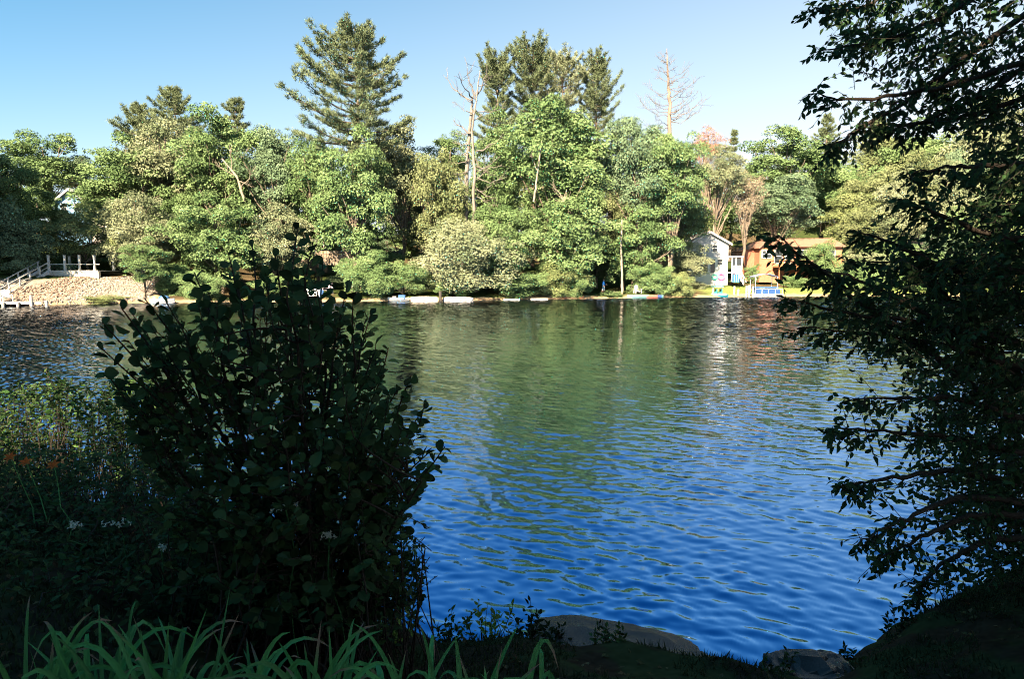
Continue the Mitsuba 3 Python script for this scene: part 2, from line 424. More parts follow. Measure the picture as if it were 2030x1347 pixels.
def pine(name, label, px, top, bot, Y, spread, seed, hue=PINE, left=1.0, right=1.0, group='pines on the far shore', base_py=None, rise=0.30, dens=1.0, cat='pine tree', whorl=1.12, dead=False, fullness=0.62):
    """spread: half width in pixels at the widest; an uneven white pine with upswept plates of needles."""
    rng = np.random.default_rng(seed)
    tp, bt = at(px, top, Y), at(px, bot, Y)
    g0 = float(farz(tp[0], Y)) - 0.3
    R = spread * Y / F
    H = tp[2] - bt[2]
    t = thing(name, label, cat, group)
    ax = lambda z: np.array([tp[0] + 0.12 * math.sin(z * 0.4 + seed), Y, z])
    zs = np.linspace(g0, tp[2], 12)
    wood, crown_P, crown_D, crown_N, crown_C = MB(), [], [], [], []
    r0 = 0.011 * (tp[2] - g0) + 0.06
    bark = np.array([0.15, 0.115, 0.09])
    wood.tube([ax(z) for z in zs], np.linspace(r0, 0.04, 12), bark, 7)
    z = bt[2]
    while z < tp[2] - 0.25:
        h = (z - bt[2]) / H                                           # 0 at the lowest whorl, 1 at the tip
        prof = (0.80 + 0.20 * math.sin(h * 5 + seed)) * (1 - h) ** fullness * (0.70 + 0.30 * min(1, h / 0.14)) + 0.05
        nb = rng.integers(5, 8)
        a0 = rng.random() * 6.28
        for b in range(nb):
            az = a0 + b * 2 * math.pi / nb + rng.normal(0, 0.25)
            L = R * prof * (0.40 + 0.75 * rng.random()) * ((1 + (left - 1) * max(0, -math.cos(az))) * (1 + (right - 1) * max(0, math.cos(az))))
            if L < 0.3: L = 0.3
            up = rise * (0.35 + 1.3 * h) + rng.normal(0, 0.08)
            n = 7
            s = np.linspace(0, 1, n)
            dxy = np.array([math.cos(az), math.sin(az)])
            p = ax(z) + np.stack([dxy[0] * s * L, dxy[1] * s * L, L * (up * 0.55 * s + up * 0.75 * s ** 2.2) - 0.05 * L * np.sin(s * 3.14)], 1)
            p[1:, :2] += rng.normal(0, 0.02 * L, (n - 1, 2))
            wood.tube(p, np.linspace(0.03 + 0.014 * L, 0.012, n), bark * 0.9, 4)
            # side twigs carry tufts of needles in a flat, upswept plate
            m = int(dens * (6 + 7.5 * L))
            s2 = 0.22 + 0.78 * rng.random(m) ** 0.7
            q = np.stack([np.interp(s2, s, p[:, k]) for k in range(3)], 1)
            side = np.array([-dxy[1], dxy[0], 0]) * (rng.normal(0, 0.17, m) * L * (1.05 - 0.75 * s2) + rng.normal(0, 0.06, m))[:, None]
            q = q + side + np.stack([0 * s2, 0 * s2, np.abs(rng.normal(0, 0.10, m)) + 0.1 * rng.random(m)], 1)
            k = 13
            Q = np.repeat(q, k, 0) + rng.normal(0, 0.10, (m * k, 3))
            d = np.array([dxy[0], dxy[1], 0.0]) * 0.55 + np.array([0, 0, 0.55]) + rng.normal(0, 0.62, (m * k, 3))
            tint = 1 + rng.normal(0, 0.16, (m, 1))
            crown_P.append(Q); crown_D.append(d); crown_N.append(rng.normal(size=(m * k, 3)) + [0, -0.2, 0.6])
            crown_C.append(np.clip(np.repeat(hue * tint, k, 0), 0.015, 0.4))
        z += whorl * (0.7 + 0.5 * rng.random()) * (1 - 0.45 * h)
    wood.put('m_bark', 'trunk', t, smooth=True)
    P = np.vstack(crown_P)
    m, c = scatter(NEEDLE, P, np.vstack(crown_D), np.vstack(crown_N), 0.40 * (0.6 + 0.8 * rng.random(len(P))), np.vstack(crown_C))
    put(m, 'm_leaf', 'crown', t, color=c)
    return t


def rough_trunk(pts, rad, col, rng, m=5):
    """A weathered trunk: uneven girth, slight kinks and blotched colour."""
    n = len(pts); s = np.linspace(0, n - 1, n * m)
    P = np.stack([np.interp(s, range(n), np.asarray(pts)[:, k]) for k in range(3)], 1); r = np.interp(s, range(n), rad)
    P[1:-1] += rng.normal(0, .22, (len(s) - 2, 3)) * r[1:-1, None]
    v, f = tube(P, r * (1 + rng.normal(0, .10, len(s))), 9)
    c = np.asarray(col) * (0.55 + 0.9 * meshkit.fbm(v * [2.2, 2.2, .9], 3, 4))[:, None]
    return MB().add(v, f, c)


def bare_limb(parent, base, tip, r0, rng, twigs=5, col=BARK, sag=-0.1):
    mb = MB()
    L = np.linalg.norm(np.asarray(tip) - base)
    p = curve(base, tip, sag * L, 0.03 * L, 7, rng)
    mb.tube(p, np.linspace(r0, r0 * 0.25, 7), col, 5)
    for k in range(twigs):
        s = 0.35 + 0.6 * rng.random()
        a = np.array([np.interp(s * 6, range(7), p[:, i]) for i in range(3)])
        d = unit((np.asarray(tip) - base) * 0.6 / L + rng.normal(0, 0.5, 3) + [0, 0, 0.45])
        mb.tube(curve(a, a + d * L * (0.2 + 0.25 * rng.random()), 0, 0.02 * L, 4, rng), np.linspace(r0 * 0.4, 0.02, 4), col, 3)
    mb.put('m_bark', 'limb', parent, smooth=True)


G_B = 'broadleaf trees on the far shore'
TREES = [
    # name, label, px, top, bot, hw, Y, hue
    ('broadleaf_tree', 'tall round-headed leafy tree standing behind the blue gabled house at the left end', 85, 264, 400, 84, 103, 'green', {}),
    ('broadleaf_tree', 'deeply shaded leafy tree at the very left edge above the stairs', 8, 305, 480, 62, 76, 'green', {}),
    ('broadleaf_tree', 'low shaded spreading tree over the wooden stairs and white chair', 40, 420, 565, 72, 71, 'blue', {}),
    ('broadleaf_tree', 'small dark tree tucked between the blue gable and the tall left tree', 158, 305, 385, 32, 105, 'blue', {}),
    ('broadleaf_tree', 'light green dome-shaped tree just beside the blue gable', 236, 280, 455, 88, 86, 'green', {}),
    ('broadleaf_tree', 'pale grey-green tree in front of the two narrow pines', 330, 235, 440, 88, 88, 'pale', {}),
    ('broadleaf_tree', 'vivid green tree crowding the small pine at its top', 425, 228, 420, 88, 85, 'green', {}),
    ('broadleaf_tree', 'yellow-green tree hanging over the white posts of the lakeside deck', 165, 420, 508, 78, 75, 'yellow', {}),
    ('broadleaf_tree', 'mid-height grey-green tree above the stone slope', 268, 380, 545, 74, 74, 'pale', {}),
    ('broadleaf_tree', 'small bright tree with bare leaning stems beside the stone slope', 287, 478, 560, 46, 68, 'green', dict(lean=-.6)),
    ('broadleaf_tree', 'broad green tree behind the tip of the big round-leaved bush', 430, 390, 560, 90, 74, 'green', {}),
    ('broadleaf_tree', 'blue-green tree under the long lower branch of the tallest pine', 545, 244, 440, 72, 84, 'blue', {}),
    ('broadleaf_tree', 'pale feathery tree with light bare stems, below the blue-green one', 545, 400, 560, 66, 76, 'pale', {}),
    ('broadleaf_tree', 'leafy tree filling the notch at the foot of the tallest pine', 622, 268, 470, 66, 82, 'green', {}),
    ('broadleaf_tree', 'deep green tree wrapped round the trunk of the tallest pine', 700, 272, 505, 86, 75, 'green', {}),
    ('broadleaf_tree', 'dusty pale tree right of the tallest pine, touching its lowest plates', 800, 246, 430, 82, 84, 'pale', {}),
    ('broadleaf_tree', 'olive tree between the tallest pine and the double snag', 858, 290, 510, 72, 82, 'olive', {}),
    ('broadleaf_tree', 'dark small tree immediately behind the double snag', 885, 262, 380, 48, 94, 'dark', {}),
    ('broadleaf_tree', 'huge vivid green oak in the middle of the far shore', 1105, 190, 420, 118, 84, 'green', {}),
    ('broadleaf_tree', 'leafy tree to the right of the snag under the pine cluster', 1000, 232, 420, 68, 86, 'green', {}),
    ('broadleaf_tree', 'large green tree standing between the oak and the bare grey pine', 1262, 218, 420, 74, 86, 'blue', {}),
    ('broadleaf_tree', 'rounded tree right below the bare grey pine', 1335, 262, 450, 70, 85, 'green', {}),
    ('broadleaf_tree', 'lower green tree below the oak with pale forked stems', 1130, 375, 560, 96, 79, 'green', {}),
    ('broadleaf_tree', 'bushy tree under the double snag, lush and low', 990, 400, 560, 74, 79, 'green', {}),
    ('broadleaf_tree', 'tall leaning green tree over the white chair and the kayak', 1270, 390, 552, 68, 86, 'green', {}),
    ('broadleaf_tree', 'yellow-green drooping tree beside and over the white house', 1358, 375, 492, 56, 94, 'yellow', dict(lean=-2.2)),
    ('broadleaf_tree', 'rust-topped thin tree on the skyline right of the bare grey pine', 1403, 254, 330, 34, 108, 'rust', {}),
    ('broadleaf_tree', 'pale twiggy tree beneath the rust-topped one', 1425, 285, 400, 50, 100, 'pale', {}),
    ('broadleaf_tree', 'brownish thin tree leaning on the dark tree behind the white house', 1478, 330, 440, 42, 102, 'tan', {}),
    ('broadleaf_tree', 'dark blue-green tree rising between the white house and the orange house', 1540, 340, 480, 84, 110, 'blue', {}),
    ('broadleaf_tree', 'green tree on the skyline behind the orange house', 1560, 255, 400, 88, 122, 'green', {}),
    ('broadleaf_tree', 'spreading hill tree above the roof of the orange house', 1665, 318, 440, 78, 128, 'green', {}),
    ('broadleaf_tree', 'pale yellow-green tree beside the grey hillside house', 1700, 372, 500, 64, 118, 'yellow', {}),
    ('broadleaf_tree', 'olive hilltop tree behind the overhanging branches', 1755, 262, 400, 90, 150, 'olive', {}),
    ('broadleaf_tree', 'light green hill tree above the grey hillside house', 1850, 250, 420, 96, 140, 'green', {}),
    ('broadleaf_tree', 'tall pale tree on the hill at the right edge', 1965, 185, 420, 96, 130, 'pale', {}),
    ('broadleaf_tree', 'low green tree at the right end of the far shore, seen through the branches', 1960, 400, 570, 100, 105, 'green', {}),
    ('broadleaf_tree', 'leafy tree between the grey hillside house and the lake', 1765, 470, 545, 46, 104, 'green', {}),
]
for i, (nm, lab, px, top, bot, hw, Y, hue, kw) in enumerate(TREES):
    broadleaf(nm, lab, px, top, bot, hw, Y, hue, 100 + i, **kw)

pine('pine_tree', 'tallest white pine on the far shore, with long upswept branches against the sky', 704, 56, 320, 80, 150, 11, left=1.38, right=1.05, dens=1.15, fullness=.55, rise=.26)
pine('pine_tree', 'narrow dark pine on the skyline, taller of the two above the pale grey-green tree', 345, 176, 310, 98, 92, 12, left=.9)
pine('pine_tree', 'narrow dark pine sloping beside a taller one on the left skyline', 275, 206, 340, 100, 90, 13, left=1.2)
pine('pine_tree', 'small pine tip poking above the vivid green tree', 466, 196, 290, 100, 62, 14)
pine('pine_tree', 'pine with a rounded top, leftmost of the cluster behind the oak', 985, 122, 280, 106, 64, 15, rise=.5, fullness=.35, dens=1.2)
pine('pine_tree', 'highest pine of the cluster behind the oak', 1057, 94, 270, 108, 86, 16, rise=.5, fullness=.4, dens=1.3)
pine('pine_tree', 'pale thin pine in the cluster behind the oak', 1117, 122, 270, 108, 70, 17, hue=PINE * np.array([1.6, 1.45, 1.6]), rise=.5, fullness=.35)
pine('pine_tree', 'slender pine standing apart at the right end of the cluster behind the oak', 1184, 120, 270, 108, 54, 18, rise=.6, fullness=.3)
pine('pine_tree', 'small pine on the skyline left of the overhanging branches', 1640, 226, 330, 150, 40, 19)
pine('pine_tree', 'distant pine rising from the hill behind the overhanging branches', 1745, 232, 330, 155, 44, 20, rise=.4)
pine('pine_tree', 'tiny far pine tip between the rust-topped tree and the skyline tree', 1455, 258, 310, 130, 16, 21)

# double snag: two pale dead trunks
rng = np.random.default_rng(31)
SN = np.array([0.135, 0.12, 0.108])
sn = thing('dead_tree', 'pale dead snag with two barkless trunks and broken bare limbs', 'dead tree', 'dead trees on the far shore')
Ys = 81.0
b0 = at(938, 410, Ys); gz = float(farz(b0[0], Ys))
tr1 = np.array([at(px, py, Ys) for px, py in ((928, 560), (924, 400), (926, 330), (930, 270), (934, 225), (937, 190))]); tr1[0, 2] = gz - .2
tr2 = np.array([at(px, py, Ys - 0.8) for px, py in ((944, 560), (938, 395), (941, 340), (937, 300), (936, 255), (944, 200), (948, 165), (952, 140))]); tr2[0, 2] = gz - .2
mb = rough_trunk(tr1, [.29, .25, .23, .21, .17, .09], SN, rng); mb.put('m_bark', 'trunk', sn, smooth=True)
mb = rough_trunk(tr2, [.22, .19, .17, .15, .13, .09, .07, .04], SN * 1.08, rng); mb.put('m_bark', 'trunk', sn, smooth=True)
for (a, b, r) in (((936, 200), (878, 148), .09), ((938, 195), (908, 145), .08), ((940, 190), (921, 112), .08), ((944, 190), (968, 138), .1), ((946, 200), (930, 150), .08),
                  ((938, 225), (900, 200), .06), ((938, 215), (1000, 214), .07), ((934, 262), (898, 238), .1), ((936, 260), (905, 265), .08), ((944, 300), (975, 285), .08),
                  ((942, 330), (995, 328), .09), ((944, 340), (990, 310), .07), ((930, 300), (905, 308), .07), ((940, 360), (970, 330), .08), ((926, 340), (900, 346), .06),
                  ((942, 380), (975, 368), .06), ((945, 385), (970, 398), .06), ((936, 240), (960, 222), .07), ((944, 300), (1000, 268), .07), ((944, 322), (980, 348), .06), ((943, 352), (1005, 350), .06), ((942, 370), (985, 392), .06), ((930, 318), (892, 322), .06), ((928, 350), (905, 362), .05), ((934, 285), (896, 282), .06), ((945, 390), (985, 408), .06), ((948, 170), (975, 152), .06), ((938, 205), (905, 178), .06)):
    bare_limb(sn, at(*a, Ys - .4), at(*b, Ys - .4 + rng.normal(0, 1.2)), r * 1.15, rng, 4, SN * .9)

# bare grey pine on the skyline
rng = np.random.default_rng(32)
Yd = 112.0
dp = thing('dead_tree', 'bare dead pine with a pinkish trunk and thin drooping limbs against the sky', 'dead tree', 'dead trees on the far shore')
BK = np.array([0.16, 0.125, 0.105])
tp = np.array([at(px, py, Yd) for px, py in ((1328, 420), (1327, 260), (1327, 200), (1325, 160), (1323, 125), (1322, 96))])
mb = rough_trunk(tp, [.38, .33, .27, .20, .12, .04], BK, rng); mb.put('m_bark', 'trunk', dp, smooth=True)
for k in range(50):
    s = min(1, (k + rng.uniform(-1, 1)) / 50)
    py = 250 - 150 * s
    side = -1 if rng.random() < .5 else 1
    if rng.random() < .18: continue
    L = (62 * (1 - s) ** 0.75 + 8) * (0.25 + 0.85 * rng.random())
    a = at(1326 - 3 * s, py, Yd)
    b = at(1326 + side * L, py - L * (0.15 + 0.5 * rng.random()), Yd + rng.normal(0, 1.6))
    bare_limb(dp, a, b, 0.07 * (1 - .5 * s), rng, 8, BK * .75, sag=rng.uniform(-.25, .02))

# bleached trunk base and other bare stems that catch the sun
rng = np.random.default_rng(33)
def stem(lab, pts, Y, r, col, limbs=()):
    t = thing('bare_trunk', lab, 'tree trunk', 'bare trunks on the far shore')
    P = np.array([at(px, py, Y) for px, py in pts])
    P[:, 1] = max(Y, bank(pts[0][0]) + .6)
    mb = rough_trunk(P, np.linspace(r, r * .5, len(P)) * .8, col * .85, rng); mb.put('m_bark', 'trunk', t, smooth=True)
    for a, b in limbs: bare_limb(t, at(*a, P[0, 1]), at(*b, P[0, 1] - .5), r * .32, rng, 8, col * .8, sag=.05)
stem('thick bleached trunk with a flared foot near the stone wall', [(704, 580), (708, 540), (714, 490), (719, 430), (716, 380)], 76.4, .62, np.array([.28, .24, .20]))
stem('pale forked stem inside the lower green tree below the oak', [(1134, 500), (1140, 450), (1146, 400)], 74.5, .24, np.array([.27, .235, .19]), [((1140, 460), (1155, 412)), ((1142, 440), (1110, 385)), ((1140, 430), (1095, 372))])
stem('bare pale stem standing behind the white chair', [(1243, 590), (1243, 545), (1241, 490), (1243, 430)], 79.5, .20, np.array([.26, .225, .18]))
stem('grey crooked stem with a tangle of bare branches above the vivid green tree', [(485, 400), (470, 350), (440, 315)], 80, .2, np.array([.25, .21, .17]), [((478, 375), (505, 335)), ((470, 350), (430, 330)), ((460, 335), (455, 290)), ((474, 360), (500, 372))])
stem('slim pale trunk rising through the oak', [(1058, 400), (1066, 340), (1074, 280)], 79, .16, np.array([.24, .215, .175]), [((1066, 340), (1050, 300))])

# shoreline shrubs
SHRUBS = [
    ('pale twiggy shrub with bare arching branches, widest on the shore', 915, 440, 585, 105, 75, 'pale', {}),
    ('dense rounded shrub at the foot of the bleached trunk', 735, 505, 592, 60, 71.5, 'green', {}),
    ('dark green shrub behind the cream rowboat', 800, 520, 588, 50, 74, 'dark', {}),
    ('green shrub behind the white canoe', 900, 548, 590, 45, 74, 'green', {}),
    ('bright shrub above the floating white boards', 1030, 535, 592, 58, 75, 'green', {}),
    ('light shrub along the bank under the lower green tree', 1105, 520, 590, 52, 77, 'yellow', {}),
    ('leafy shrub left of the person in the blue shirt', 1138, 540, 592, 40, 78.5, 'green', {}),
    ('low shrub in front of the person in the blue shirt', 1207, 577, 593, 24, 79.5, 'green', dict(cat='shrub')),
    ('shrub behind the white chair', 1290, 520, 585, 50, 83, 'green', {}),
    ('reedy yellow-green shrub between the kayak and the pedal boat', 1338, 540, 592, 40, 83, 'yellow', {}),
    ('shrub reaching up to the foundations of the white house', 1376, 557, 578, 26, 93, 'pale', {}),
    ('small clipped shrub between the white house and the orange house', 1492, 525, 566, 17, 95, 'green', {}),
    ('weedy yellow shrub at the water line below the stone slope', 200, 585, 604, 48, 65, 'yellow', {}),
    ('shrub tucked behind the right end of the stone slope', 345, 520, 590, 52, 72, 'green', {}),
    ('green shrub on the bank behind the blue and white boat', 400, 540, 600, 50, 70, 'green', {}),
    ('leafy shrub behind the white overturned boat', 560, 545, 590, 48, 73, 'green', {}),
    ('lawn-edge shrub in front of the deck of the orange house', 1700, 520, 590, 55, 95, 'green', {}),
    ('young leafy tree standing in front of the right half of the orange house', 1632, 474, 572, 36, 99, 'green', dict(cat='tree')),
    ('low bush in front of the deck posts of the orange house', 1575, 545, 574, 26, 98, 'green', {}),
    ('tall shrub at the right end of the lawn', 1820, 500, 590, 70, 97, 'green', {}),
    ('shaded shrub behind the wooden stairs at the left edge', 14, 505, 578, 40, 71.5, 'green', {}),
    ('shaded shrub between the stairs and the lakeside deck', 75, 500, 545, 30, 74, 'green', {}),
]
for i, (lab, px, top, bot, hw, Y, hue, kw) in enumerate(SHRUBS):
    broadleaf('shrub', lab, px, top, bot, hw, Y, hue, 300 + i, group='shrubs along the far shore', **(dict(cat='shrub') | kw))

for k, (x, dy, top, hw, hue) in enumerate(((-55.5, 1.2, 21, 5.2, 'green'), (-60.5, 2.0, 23, 5.5, 'green'), (-58.5, 9.0, 24, 5.5, 'blue'))):
    Y = float(shore(x)) + dy; px = x / Y * F + PW / 2
    broadleaf('broadleaf_tree', 'tall tree on the far shore just beyond the left edge, %s' % ('at the water', 'farthest out at the water', 'back from the water')[k], px, 545 - top / Y * F, 530, hw / Y * F, Y, hue, 700 + k)

# the wood behind the front row: copies of a few crowns
SKYLINE = np.array([(-150, 320), (0, 310), (60, 285), (150, 320), (190, 345), (250, 300), (330, 265), (430, 260), (500, 275), (560, 275), (640, 320), (700, 320), (800, 285), (860, 290), (900, 310), (960, 260), (1000, 255), (1100, 215), (1200, 225),
                    (1230, 255), (1300, 245), (1360, 285), (1420, 300), (1480, 305), (1560, 275), (1660, 285), (1760, 265), (1850, 245), (1960, 205), (2030, 205), (2200, 260)])
rng = np.random.default_rng(41)
FILL = [CROWNS['green'][0][0], CROWNS['blue'][1][0], CROWNS['olive'][0][0], CROWNS['pale'][1][0], CROWNS['green'][3][0]]
trunk_v, trunk_f = tube(curve((0, 0, 0), (0, 0, 1), 0, .01, 5, rng), [.022, .019, .016, .013, .008], 6)
FILL_TRUNK = mikit.ply((trunk_v, trunk_f), 'm_bark', color=np.broadcast_to(BARK, (len(trunk_v), 3)), smooth=True)


LANDMARKS = ((-60, 'stairs'), (60, 'stone slope'), (150, 'blue house'), (275, 'sloping narrow pine'), (400, 'vivid green tree'), (500, 'big bush tip'), (620, 'garden shed'), (704, 'tallest pine'), (790, 'skiff'), (845, 'cream rowboat'), (935, 'double snag'), (1010, 'floating boards'),
             (1105, 'oak'), (1197, 'person'), (1265, 'kayak'), (1326, 'bare dead pine'), (1405, 'white house'), (1490, 'clipped shrub'), (1600, 'orange house'), (1700, 'deck end'), (1815, 'grey house'), (1900, 'hanging branches'), (1990, 'pale hill tree'), (2100, 'frame edge'))


def filler(px, top, Y, hw, row, low=.25):
    c = at(px, top, Y)
    g = float(farz(c[0], Y)); H = c[2] - g
    if H < 1.2: return
    v = int(rng.integers(len(FILL)))
    mx, mark = min(LANDMARKS, key=lambda q: abs(q[0] - px))
    off = px - mx
    side = ('directly behind the ' if abs(off) < 14 else ('left of the ' if off < 0 else 'right of the ') if abs(off) > 40 else ('just left of the ' if off < 0 else 'just right of the ')) + mark
    lab = f"{('green', 'blue-green', 'olive', 'pale', 'bright green')[v]} {row} tree of the far wood, {side}"
    if any(q.get('label') == lab for q in labels.values()): lab = lab.replace(' tree of', ' tree, taller, of') if top < 300 else lab.replace(' tree of', ' tree, shorter, of')
    t = thing('wood_tree', lab, 'tree', 'crowded trees of the far wood')
    rx = hw * Y / F
    rz = H * (1 - low) / 2
    M = T().translate([c[0], c[1], g + H - rz]).scale([rx, rx * .9, rz]).rotate([1, 0, 0], 55 if rz < .75 * rx else 0).rotate([0, 0, 1], rng.random() * 360)
    scene[t + '__crown'] = {'type': 'instance', 'sg': {'type': 'ref', 'id': FILL[v]}, 'to_world': M}
    scene[t + '__trunk'] = {**FILL_TRUNK, 'to_world': T().translate([c[0], c[1], g - .2]).scale([H, H, H * .8])}


for depth, step, drop in ((32, 80, (15, 60)), (20, 84, (60, 150)), (10, 80, (150, 250))):
    for px in np.arange(-120, 2160, step):
        px = px + rng.uniform(-25, 25)
        if 1345 < px < 1720 and depth < 30: continue
        if 50 < px < 240 and depth < 15 or 92 < px < 176: continue
        if 590 < px < 700 and depth < 15: continue
        x0 = at(px, 560, 80)[0]
        Y = float(shore(x0)) + depth * rng.uniform(.85, 1.2) + (14 if 1345 < px < 1720 else 0)
        s = np.interp(px, SKYLINE[:, 0], SKYLINE[:, 1])
        top = min(s + rng.uniform(*drop), 545)
        filler(px, top, Y, rng.uniform(48, 72), {32: 'back-row', 20: 'middle-row', 10: 'low front-row'}[depth], low=.1 if depth < 15 else .2)

# ------------------------------------------------------------------ houses and things on the far shore
WHITE, GREY, ORANGE = (np.array(c) for c in ((.46, .46, .46), (.30, .30, .31), (.30, .115, .068)))


class Front:
    """Boxes on a facade that stands across the view at distance Y, measured in picture columns and rows."""
    def __init__(self, Y): self.Y = Y
    def x(self, px): return at(px, 560, self.Y)[0]
    def z(self, py): return at(1015, py, self.Y)[2]
    def box(self, mb, px0, px1, py0, py1, y0, y1, col): return mb.box(self.x(px0), self.x(px1), self.Y + y0, self.Y + y1, self.z(py1), self.z(py0), col)
    def window(self, t, px0, px1, py0, py1, y=0.0, col=WHITE, bars=1, name='window'):
        x0, x1, z0, z1, w = self.x(px0), self.x(px1), self.z(py1), self.z(py0), .09
        yf = self.Y + y
        mb = MB()
        mb.box(x0 - w, x0, yf - .07, yf - .003, z0 - w, z1 + w, col).box(x1, x1 + w, yf - .07, yf - .003, z0 - w, z1 + w, col)
        mb.box(x0, x1, yf - .07, yf - .003, z1, z1 + w, col).box(x0, x1, yf - .09, yf - .003, z0 - w, z0, col)
        for k in range(bars):
            zz = z0 + (z1 - z0) * (k + 1) / (bars + 1)
            mb.box(x0, x1, yf - .055, yf - .02, zz - .035, zz + .035, col)
        key = mb.put('m_paint', name, t)
        g = MB().box(x0, x1, yf - .018, yf - .004, z0, z1, (.03, .035, .04))
        g.put('m_glass', 'pane', key)
    def gable(self, mb, px0, px1, py_eave, peak_px, peak_py, y0, y1, col):
        xs = [self.x(px0), self.x(px1), self.x(peak_px)]; zs = [self.z(py_eave), self.z(py_eave), self.z(peak_py)]
        v = [(xs[i], self.Y + y, zs[i]) for y in (y0, y1) for i in range(3)]
        return mb.add(v, [[0, 1, 2], [3, 5, 4], [0, 3, 4], [0, 4, 1], [1, 4, 5], [1, 5, 2], [2, 5, 3], [2, 3, 0]], col)
    def slope(self, mb, pxa, pya, pxb, pyb, y0, y1, th, col):
        """One side of a gabled roof: a slab from (pxa, pya) to (pxb, pyb) running back from y0 to y1."""
        a = np.array([self.x(pxa), 0, self.z(pya)]); b = np.array([self.x(pxb), 0, self.z(pyb)])
        n = np.array([-(b - a)[2], 0, (b - a)[0]]); n = n / np.linalg.norm(n) * th
        if n[2] < 0: n = -n
        v = [p + q + np.array([0, self.Y + y, 0]) for y in (y0, y1) for p, q in ((a, 0 * n), (b, 0 * n), (b, n), (a, n))]
        f = [[0, 1, 2], [0, 2, 3], [4, 6, 5], [4, 7, 6]] + [t for i in range(4) for t in ([i, i + 4, (i + 1) % 4 + 4], [i, (i + 1) % 4 + 4, (i + 1) % 4])]
        return mb.add(v, f, col)


# white gabled house
H = Front(100.0)
t = thing('white_house', 'small white two-storey gabled house with three tall glass doors facing the lake', 'house', 'houses on the far shore')
mb = MB(); H.box(mb, 1366, 1442, 512, 566, 0, 7, (.52, .52, .53)); mb.put('m_paint', 'wall', t, label='white lower wall with tall glass doors')
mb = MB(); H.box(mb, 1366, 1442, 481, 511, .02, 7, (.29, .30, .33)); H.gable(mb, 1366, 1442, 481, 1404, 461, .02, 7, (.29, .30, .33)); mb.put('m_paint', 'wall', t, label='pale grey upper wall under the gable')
mb = MB(); H.box(mb, 1364, 1444, 510, 513.5, -.12, -.005, WHITE); mb.put('m_paint', 'trim', t)
for a in ((1361, 484.5, 1404, 460), (1447, 484.5, 1404, 460)):
    mb = MB(); H.slope(mb, *a, -.45, 7.3, .16, (.16, .15, .155)); mb.put('m_paint', 'roof', t)
    mb = MB(); H.slope(mb, a[0], a[1] + 2.4, a[2], a[3] + 2.4, -.50, -.44, .2, WHITE); mb.put('m_paint', 'bargeboard', t)
for q in ((1379, 1388, 515, 541), (1393, 1402, 515, 541), (1407, 1416, 515, 541)): H.window(t, *q, bars=0, name='glass_door')
H.window(t, 1422, 1431, 515, 526)
H.window(t, 1384, 1393, 486, 499, y=.02); H.window(t, 1411, 1420, 486, 499, y=.02)
mb = MB()
for px in (1443.5, 1451, 1462): H.box(mb, px - .9, px + .9, 511, 558, -1.6, -1.45, WHITE)
H.box(mb, 1442, 1464, 508, 511, -1.75, 2, (.62, .66, .70)); H.box(mb, 1442.5, 1463, 540, 542, -1.6, 2, WHITE)
mb.put('m_paint', 'porch', t, label='light side porch with a glazed front')
mb = MB(); H.box(mb, 1444.5, 1450, 512, 527, -1.5, -1.44, (.03, .05, .07)); H.box(mb, 1452, 1461, 512, 527, -1.5, -1.44, (.03, .05, .07)); mb.put('m_glass', 'pane', t)
mb = MB(); H.box(mb, 1443, 1463, 527, 528.3, -1.7, -1.62, WHITE)
for k in range(11): H.box(mb, 1444 + 1.8 * k, 1444.7 + 1.8 * k, 528.3, 540, -1.69, -1.63, WHITE)
mb.put('m_paint', 'railing', t)
st = thing('outside_stair', 'white outside stair coming down from the porch of the white house', 'stairs')
mb = MB()
for k in range(9): H.box(mb, 1463 + 1.1 * k, 1464.6 + 1.1 * k, 540 + 2.3 * k, 541 + 2.3 * k, -1.5, -.4, (.6, .6, .58))
mb.put('m_paint', 'tread', st, kind='stuff')
mb = MB(); mb.beam(at(1463, 528, 98.4), at(1474, 551, 98.4), .07, .1, WHITE); mb.beam(at(1463, 541, 98.4), at(1474, 563, 98.4), .06, .25, WHITE); mb.beam(at(1474, 549, 98.4), at(1474, 565, 98.4), .1, .1, WHITE); mb.put('m_paint', 'handrail', st)
bl = thing('garden_locker', 'bright blue slatted locker under the porch of the white house', 'locker')
mb = MB(); H.box(mb, 1441.5, 1454, 544, 560, -2.6, -2.0, (.02, .10, .25)); mb.put('m_paint', 'body', bl)
for px in (1444, 1447.7, 1451.4):
    mb = MB(); H.box(mb, px - .45, px + .45, 545, 559, -2.66, -2.605, (.22, .32, .40)); mb.put('m_paint', 'slat', bl)
for px, py, r, col, lab in ((1417, 550, .36, (.015, .14, .13), 'teal ring-shaped pool float lying below the white house'), (1430, 550, .42, (.40, .05, .15), 'pink ring-shaped pool float lying below the white house')):
    m = trimesh.creation.torus(r, .15, major_sections=20, minor_sections=10); m.apply_transform(trimesh.transformations.rotation_matrix(1.25, [1, 0, 0])); m.apply_translation(at(px, py, 96.5))
    k = thing('pool_float', lab, 'pool float'); put(m, 'm_paint', key=k, color=np.broadcast_to(np.array(col), (len(m.vertices), 3)), smooth=True)

